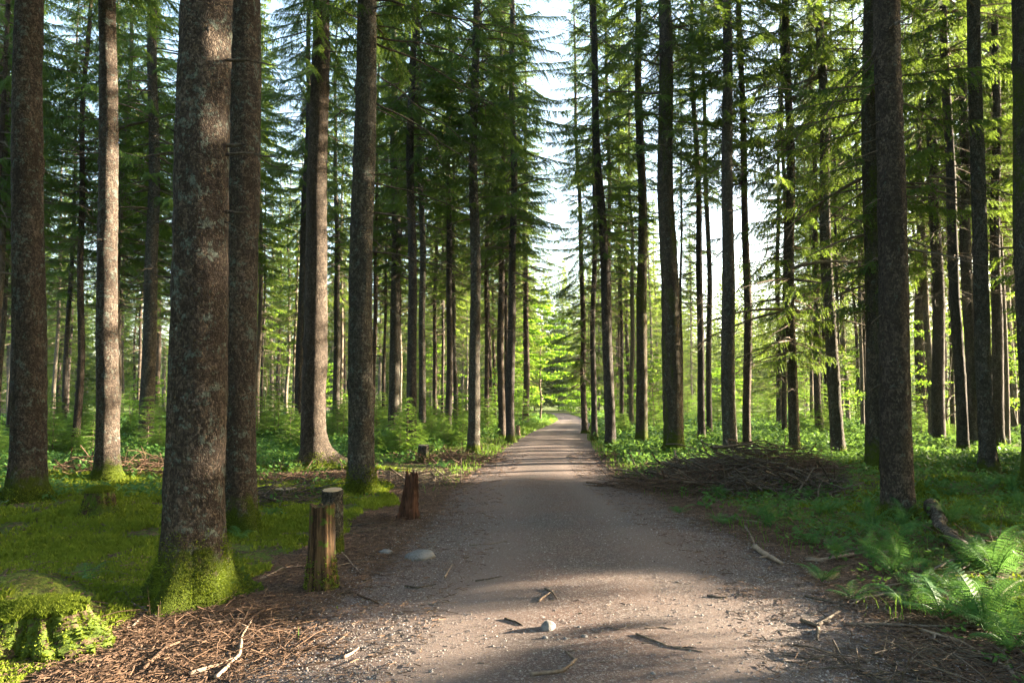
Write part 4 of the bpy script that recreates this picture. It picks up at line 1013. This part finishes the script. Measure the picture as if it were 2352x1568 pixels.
stump(92, 1458, 170, 1398, "broad crumbling stump under thick moss in the lower left corner", 'mossy', 8, 'rotmoss', jag=.1, moss=2600, flare=.45, topw=.95, rough=.3)

# ------------------------------------------------------------------ stones
q = NT("stone"); oc = q.n("ShaderNodeTexCoord").outputs["Object"]
nn = q.noise(oc, 9, 6, .7).outputs["Fac"]; n2 = q.noise(oc, 60, 3, .7).outputs["Fac"]
M['stone'] = q.done(q.principled(q.mix(q.ramp(n2, .3, .7), q.mix(q.ramp(nn, .35, .65), (.10, .092, .085), (.185, .172, .16)), (.22, .207, .195)), .9, q.bump(nn, .7, .03)))
def stone(u, v, w_, d_, h_, label, seed, group=None, name="stone"):
    import bmesh
    r = np.random.default_rng(seed); p_ = ground(u, v); p_.z = float(rz(p_.x, p_.y))
    bm = bmesh.new(); bmesh.ops.create_icosphere(bm, subdivisions=4 if w_ > .08 else 3, radius=1)
    for vtx in bm.verts:
        c = vtx.co; k = 1 + .35 * (float(fbm(c.x * 1.3 + seed, c.y * 1.3 + c.z, seed, 3)) - .5) + .3 * (float(fbm(c.z * 1.6 + seed * 2, c.x * 1.2, seed + 4, 2)) - .5)
        vtx.co = Vector((c.x * k * w_ / 2, c.y * k * d_ / 2, max(-.35, c.z) * k * h_))
    for f in bm.faces: f.smooth = True
    me = bpy.data.meshes.new(name); bm.to_mesh(me); bm.free(); me.materials.append(M['stone'])
    o = obj(name, me); o.location = p_; o.rotation_euler = (0, 0, r.uniform(-.4, .4)); return tag(o, label, "stone", group)
stone(966, 1282, .30, .26, .07, "largest pale rounded stone at the left edge of the gravel", 1)
stone(886, 1270, .16, .10, .035, "flat sunken pale stone left of the largest one", 2)
stone(1258, 1455, .10, .12, .05, "white stone, biggest of the pebble cluster in the middle foreground", 3)
stone(1252, 1478, .042, .03, .018, "pebble right below the big white stone on the gravel", 4)
for k, (u, v, s_) in enumerate([(1268, 1476, .02), (1282, 1481, .022), (1298, 1479, .035), (1279, 1470, .022), (1330, 1452, .03), (1342, 1474, .045), (1370, 1476, .022), (990, 1555, .03), (900, 1530, .022), (1112, 1470, .022), (1500, 1560, .03), (1580, 1400, .02), (1660, 1450, .022)]):
    stone(u, v, s_, s_ * .7, s_ * .35, "small pale pebble on the gravel of the foreground", 10 + k, "pebbles on the gravel", "pebble")

# ------------------------------------------------------------------ fallen log, branches and twigs
def stick(pts, rad, label, name="fallen_branch", mat='deadwood', lift=0.0, heights=None, group=None, cat="branch", seed=1, sub=2, k=5, smooth=True):
    r = np.random.default_rng(seed)
    G_ = [ground(u, v) for u, v in pts]
    Q = []
    for i, p_ in enumerate(G_):
        hh = (heights[i] if heights else lift); base = float(rz(p_.x, p_.y)); Q.append(np.array([p_.x, p_.y, base + rad * .7 + hh]))
        if hh > 0.02:   # raised point seen at the same pixel: take the ground depth but keep the height
            pass
    Q = np.array(Q); t = np.linspace(0, len(Q) - 1, (len(Q) - 1) * k + 1); P = np.stack([np.interp(t, np.arange(len(Q)), Q[:, i]) for i in range(3)], 1)
    L = np.linalg.norm(np.diff(P, axis=0), axis=1).sum(); N = r.normal(size=P.shape) * .010 * L; N = (N + np.roll(N, 1, 0) + np.roll(N, -1, 0)) / 3; N[:, 2] = np.abs(N[:, 2]) * .4; P += N
    P[:, 2] = np.maximum(P[:, 2], rz(P[:, 0], P[:, 1]) + rad * .35)
    o0 = P[len(P) // 2].copy(); mb = MB(); add_tube(mb, P - o0, np.linspace(rad, rad * .45, len(P)) * r.uniform(.85, 1.15, len(P)), 16 if rad > .05 else 8 if rad > .02 else 5, r.uniform(0, .5))
    for _ in range(sub):
        i = r.integers(1, len(P) - 1); T_ = P[i] - P[i - 1]; T_ /= np.linalg.norm(T_) + 1e-9; a = r.choice([-1, 1]) * r.uniform(.5, 1.1); c_, s_ = math.cos(a), math.sin(a)
        dd = np.array([T_[0] * c_ - T_[1] * s_, T_[0] * s_ + T_[1] * c_, r.uniform(0, .12)]); l = L * r.uniform(.08, .24)
        add_tube(mb, bent(P[i] - o0, P[i] - o0 + dd * l, 4, 0, .03, r), np.linspace(rad * .55, rad * .2, 4), 5, r.uniform(0, .5))
    me = mb.mesh(name, M[mat], smooth)
    if name == "fallen_log":
        for v_ in me.vertices:
            a_ = float(fbm(v_.co.x * 16 + v_.co.z * 9, v_.co.y * 16, 3, 3)) - .5; v_.co.z += a_ * .05; v_.co.x += (float(fbm(v_.co.y * 14, v_.co.z * 18, 6, 3)) - .5) * .06
    o = obj(name, me); o.location = o0; return tag(o, label, cat, group)
stick([(2133, 1178), (2175, 1240), (2250, 1325)], .085, "thick fallen log lying right of the big right trunk", "fallen_log", 'logbark', cat="log", sub=0, seed=3, k=14, lift=.05)
B_ = [
 ([(1733, 1262), (1765, 1283), (1797, 1300)], .034, "short thick broken log piece at the right edge of the gravel", 'log', 1),
 ([(1712, 1212), (1728, 1240), (1740, 1262)], .016, "bent stick leading up from the log piece at the gravel's right edge", 'deadwood', 2),
 ([(1750, 1200), (1700, 1195), (1660, 1182)], .010, "thin stick along the right gravel edge", 'deadwood', 2),
 ([(2045, 1270), (1985, 1272), (1900, 1288), (1850, 1290)], .022, "long branch lying in front of the big right trunk", 'deadwood', 4),
 ([(1995, 1255), (1930, 1272), (1880, 1296)], .016, "second branch of the bundle in front of the big right trunk", 'deadwood', 3),
 ([(1905, 1262), (1890, 1245), (1925, 1225)], .014, "curved branch sticking up left of the big right trunk", 'deadwood', 2),
 ([(2352, 1300), (2250, 1285), (2190, 1290), (2090, 1340), (2010, 1352)], .016, "long thin branch crossing the fallen log", 'deadwood', 5),
 ([(1840, 1432), (1876, 1446), (1925, 1410)], .018, "dark forked branch lying on the gravel at lower right", 'darktwig', 1),
 ([(1880, 1450), (1878, 1478)], .016, "stubby dark piece below the forked branch on the gravel", 'darktwig', 0),
 ([(1945, 1437), (2080, 1440), (2210, 1443), (2352, 1440)], .014, "long straight branch lying across the right foreground", 'deadwood', 3),
 ([(2120, 1452), (2210, 1480), (2352, 1560)], .016, "pale branch slanting down in the lower right corner", 'log', 2),
 ([(2352, 1335), (2300, 1365), (2255, 1410)], .016, "grey branch behind the upright fern at the right border", 'deadwood', 2),
 ([(2090, 1375), (2040, 1368), (1985, 1378), (1955, 1392)], .018, "curving branch among the herbs right of the gravel", 'deadwood', 3),
 ([(1850, 1372), (1905, 1385), (1965, 1402)], .012, "thin dark stick at the right gravel edge above the forked branch", 'darktwig', 2),
 ([(2060, 1410), (2000, 1396), (1960, 1380)], .010, "thin stick under the herbs right of the gravel", 'darktwig', 1),
 ([(2330, 1560), (2300, 1500), (2352, 1440)], .014, "bent branch at the lower right border", 'deadwood', 1),
 ([(1652, 1085), (1760, 1112), (1868, 1162)], .016, "long pale stick hanging over the brushwood heap's front", 'log', 1),
 ([(1772, 1112), (1800, 1100), (1832, 1088)], .026, "pale split branch on top of the brushwood heap", 'log', 1),
 ([(1610, 1120), (1640, 1125), (1600, 1150)], .012, "thin curved stick at the left front of the brushwood heap", 'deadwood', 2),
 ([(1990, 1110), (2060, 1118), (2120, 1120)], .016, "dark branch lying behind the big right trunk", 'darktwig', 3),
 ([(2352, 1215), (2280, 1225), (2240, 1232)], .014, "pale stick on the moss at the right border", 'log', 1),
 ([(2110, 1150), (2190, 1165), (2300, 1195)], .010, "thin stick on the moss right of the big right trunk", 'deadwood', 2),
 ([(2140, 1330), (2230, 1300), (2300, 1240)], .010, "thin upright-leaning stick across the log's lower end", 'darktwig', 2),
 ([(475, 1440), (515, 1428), (562, 1424)], .014, "pale smooth stick in front of the largest trunk", 'log', 0),
 ([(436, 1552), (500, 1532), (548, 1512)], .015, "bent reddish stick at the bottom edge left of the gravel", 'deadwood', 1),
 ([(496, 1560), (548, 1508), (552, 1470), (578, 1428)], .013, "curved pale stick on the needle litter at bottom left", 'log', 1),
 ([(268, 1340), (300, 1385), (362, 1418)], .014, "dark bent stick on moss left of the largest trunk's foot", 'darktwig', 3),
 ([(330, 1540), (380, 1490), (430, 1470)], .014, "reddish stick in the litter at the bottom left", 'litterwood', 2),
 ([(300, 1440), (340, 1400), (420, 1388)], .008, "thin twig arching over the litter below the largest trunk", 'deadwood', 4),
 ([(150, 1505), (210, 1490), (270, 1462)], .012, "mossy stick beside the corner stump", 'litterwood', 1),
 ([(800, 1210), (880, 1200), (960, 1185)], .010, "long dark stick between the rotten stumps", 'darktwig', 3),
 ([(610, 1230), (680, 1240), (770, 1232), (890, 1212)], .010, "long thin dark stick crossing the moss behind the tall rotten stump", 'darktwig', 4),
 ([(625, 1160), (680, 1157), (720, 1152)], .010, "pale stick on the moss behind the second foreground trunk", 'log', 0),
 ([(770, 1250), (800, 1290), (830, 1320)], .008, "thin curved pale twig right of the tall rotten stump", 'log', 2),
 ([(600, 1330), (650, 1305), (700, 1300)], .009, "light twig on the moss left of the tall rotten stump", 'log', 2),
 ([(830, 1170), (860, 1165), (880, 1158)], .012, "pale split stick at the foot of the grey lichened spruce", 'cutwood', 0),
 ([(1092, 1342), (1120, 1338), (1152, 1332)], .008, "thin stick on the gravel left of its centre", 'darktwig', 0),
 ([(1078, 1257), (1120, 1256), (1165, 1249)], .007, "long thin twig on the gravel in the path's left half", 'deadwood', 1),
 ([(1020, 1332), (1030, 1318), (1038, 1300)], .010, "short bent pale stick near the gravel's left edge", 'log', 0),
 ([(1238, 1392), (1252, 1380), (1270, 1368)], .010, "left stick of the crossed pair on the sunlit gravel", 'log', 1),
 ([(1252, 1362), (1268, 1370), (1278, 1386)], .010, "right stick of the crossed pair on the sunlit gravel", 'darktwig', 1),
 ([(1462, 1468), (1530, 1495), (1614, 1510)], .007, "thin forked twig on the gravel in the right foreground", 'log', 2),
 ([(1540, 1498), (1580, 1499), (1600, 1500)], .006, "dark twig lying against the forked one on the gravel", 'darktwig', 0),
 ([(1215, 1566), (1290, 1558), (1322, 1532), (1298, 1512)], .014, "curved grey root-like stick at the bottom of the photo", 'deadwood', 0),
 ([(1625, 1377), (1645, 1380), (1672, 1381)], .009, "short dark stick on the gravel right of the path's centre", 'darktwig', 0),
 ([(790, 1517), (808, 1508), (824, 1495)], .011, "short pale broken stick in the left foreground gravel", 'log', 0),
 ([(930, 1350), (960, 1355), (1000, 1348)], .010, "dark stick on the gravel right of the tall rotten stump", 'darktwig', 1),
 ([(1160, 1432), (1185, 1440), (1200, 1448)], .009, "dark short stick left of the white stone", 'darktwig', 0),
 ([(780, 1350), (830, 1372), (870, 1390)], .012, "reddish stick near the foot of the tall rotten stump", 'litterwood', 2),
 ([(1480, 1455), (1520, 1452), (1545, 1456)], .005, "very thin twig above the forked one on the gravel", 'deadwood', 0),
 ([(1395, 1452), (1420, 1458), (1440, 1452)], .005, "faint twig right of the pebble cluster", 'deadwood', 0),
 ([(1000, 1050), (1040, 1058), (1085, 1045)], .012, "pale stick lying behind the sawn stump on the verge", 'log', 2),
 ([(870, 1085), (920, 1092), (985, 1080)], .016, "dark stick in the brush left of the sawn stump", 'darktwig', 3),
 ([(105, 1072), (150, 1078), (210, 1070)], .012, "stick in the brown brush between the two left trunks", 'log', 3),
 ([(300, 1110), (330, 1112), (360, 1108)], .014, "pale stick beside the brown brush left of the largest trunk", 'log', 1),
 ([(2040, 1090), (2100, 1080), (2170, 1100)], .012, "stick behind the big right trunk in the deep moss", 'darktwig', 2)]
for i, (pp, rd_, lab, mt, sb) in enumerate(B_): stick(pp, rd_, lab, mat=mt, sub=sb, seed=700 + i)
r = np.random.default_rng(71)
for k in range(70):     # small twigs nothing tells apart
    u = r.uniform(640, 2000); v = 1040 + 520 * r.random() ** .6; p_ = ground(u, v)
    if edge_dist(p_.x, p_.y) > .25: continue
    a = r.uniform(-.5, .5); l = r.uniform(8, 30) * (v - 930) / 500
    stick([(u, v), (u + l * .5, v + a * l * .3), (u + l, v + a * l * .5)], r.uniform(.002, .0045), "small twig lying on the gravel path", "twig", ['deadwood', 'darktwig', 'log'][k % 3], group="small twigs on the path", cat="twig", seed=900 + k, sub=k % 2, k=3)
for k in range(110):
    lft = r.random() < .5; u = r.uniform(20, 900) if lft else r.uniform(1750, 2340); v = r.uniform(1100, 1550); p_ = ground(u, v)
    if edge_dist(p_.x, p_.y) < .1: continue
    a = r.uniform(-1, 1); l = r.uniform(18, 70) * (v - 930) / 450
    stick([(u, v), (u + l * .5, v + a * l * .2), (u + l, v + a * l * .35)], r.uniform(.003, .008), "thin dead twig lying on the %s forest floor" % ("left" if lft else "right"), "dead_twig", ['deadwood', 'darktwig', 'log', 'litterwood'][k % 4], group="dead twigs on the %s forest floor" % ("left" if lft else "right"), cat="twig", seed=1100 + k, sub=k % 4, k=3)

# ------------------------------------------------------------------ brushwood heaps
def brush(cu, cv, rx, ry_, h, n, label, seed, mat='darktwig', name="brushwood", rad=(.003, .012), Lr=(.25, 1.1)):
    r = np.random.default_rng(seed); c = ground(cu, cv); mb = MB()
    for _ in range(n):
        a = r.uniform(0, 6.283); q_ = math.sqrt(r.random()) * (.75 + .5 * float(vnoise(math.cos(a) * 1.6 + seed, math.sin(a) * 1.6, 2))); x = c.x + rx * q_ * math.cos(a); y = c.y + ry_ * q_ * math.sin(a); z = float(rz(x, y)) + h * max(.05, 1 - q_ ** 2) * r.random() ** .6 * (.35 + 1.2 * float(vnoise(x * 1.3 + seed, y * 1.3, 4)))
        L = r.uniform(*Lr); d = r.normal() * .9; el = r.normal() * (.55 if r.random() < .25 else .22); p0 = np.array([x, y, z]); D = np.array([math.cos(d) * math.cos(el), math.sin(d) * math.cos(el), math.sin(el)]) * L
        P = bent(p0 - D / 2, p0 + D / 2, 6, r.uniform(-.10, .10) * L, .018, r); P[:, 2] = np.maximum(P[:, 2], rz(P[:, 0], P[:, 1]) + .003); rr = (rad[0] + (rad[1] - rad[0]) * r.random() ** 2.2) * (.5 + L / Lr[1])
        add_tube(mb, P - np.array(c), np.linspace(rr, rr * .35, 6), 4, r.random() ** 2.5, cap=False)
    o = obj(name, mb.mesh(name, M[mat])); o.location = c; return tag(o, label, "brushwood", None, "stuff")
brush(1570, 1095, 1.0, .9, .42, 280, "dark dead branches at the left end of the brushwood heap", 1, rad=(.003, .018), Lr=(.2, 1.3))
brush(1690, 1105, 1.2, 1.1, .58, 400, "tangled dead branches in the middle of the brushwood heap", 21, rad=(.003, .020), Lr=(.2, 1.5))
brush(1820, 1125, 1.2, .8, .42, 280, "tangled dead branches at the right end of the brushwood heap", 22, rad=(.003, .018), Lr=(.2, 1.2))
brush(1700, 1105, 2.1, 1.3, .52, 1300, "reddish dry twigs in the big heap right of the path", 2, 'litterwood', rad=(.002, .010))
brush(1030, 1060, 1.3, 1.2, .18, 420, "low brush of broken twigs around the sawn stump", 3, 'litterwood')
brush(930, 1105, 1.2, 1.0, .14, 260, "thin dark brush in front of the sawn stump", 4)
brush(160, 1085, 2.2, .9, .22, 420, "brown brush between the two left trunks", 5, 'litterwood')
brush(320, 1080, 1.7, .9, .25, 420, "brown brush left of the largest trunk", 6, 'litterwood')
brush(690, 1108, 1.6, .7, .08, 300, "flat brown brush around the rooted spruce", 7, 'litterwood')
brush(640, 1150, .8, .6, .18, 260, "dark green-brown debris around the low cut stump", 8)
brush(2300, 1260, 1.2, .6, .12, 240, "dry twigs beside the fallen log", 9, 'litterwood', rad=(.002, .006), Lr=(.15, .6))
brush(1930, 1235, .9, .55, .14, 300, "dry brown twigs left of the big right trunk", 10, 'litterwood', rad=(.002, .005), Lr=(.12, .5))
brush(480, 1440, .7, .45, .05, 260, "dry twigs below the largest trunk", 11, 'litterwood', rad=(.0012, .0038), Lr=(.08, .45))
brush(560, 1500, .6, .4, .04, 180, "dry twigs at the bottom edge left of the gravel", 12, 'litterwood', rad=(.0012, .0038), Lr=(.06, .35))
brush(870, 1195, .5, .45, .05, 200, "thin twigs by the narrow rotten stump", 13, 'litterwood', rad=(.0015, .004), Lr=(.08, .4))
brush(2200, 1540, .8, .4, .10, 260, "dry twigs in the lower right corner", 14, 'darktwig', rad=(.0015, .005), Lr=(.1, .5))
brush(1440, 1052, .7, .8, .12, 160, "small root tangle on the right verge", 15, 'litterwood', rad=(.003, .008), Lr=(.15, .6))

# ------------------------------------------------------------------ air
hm = bpy.data.materials.new("haze"); hm.use_nodes = True; hn = hm.node_tree; hn.nodes.clear()
ho = hn.nodes.new("ShaderNodeOutputMaterial"); hv = hn.nodes.new("ShaderNodeVolumePrincipled")
hv.inputs["Color"].default_value = (.93, .97, 1, 1); hv.inputs["Density"].default_value = HAZE; hv.inputs["Anisotropy"].default_value = .35
hn.links.new(hv.outputs[0], ho.inputs["Volume"])
mb = MB(); x0, x1, y0, y1, z0, z1 = -440, 440, -62, 445, -3, 84
mb.add([(x, y, z) for z in (z0, z1) for y in (y0, y1) for x in (x0, x1)], [(0, 2, 3, 1), (4, 5, 7, 6), (0, 1, 5, 4), (2, 6, 7, 3), (0, 4, 6, 2), (1, 3, 7, 5)])
tag(obj("haze", mb.mesh("haze", hm)), "thin bright air between the trees", "haze", None, "stuff")
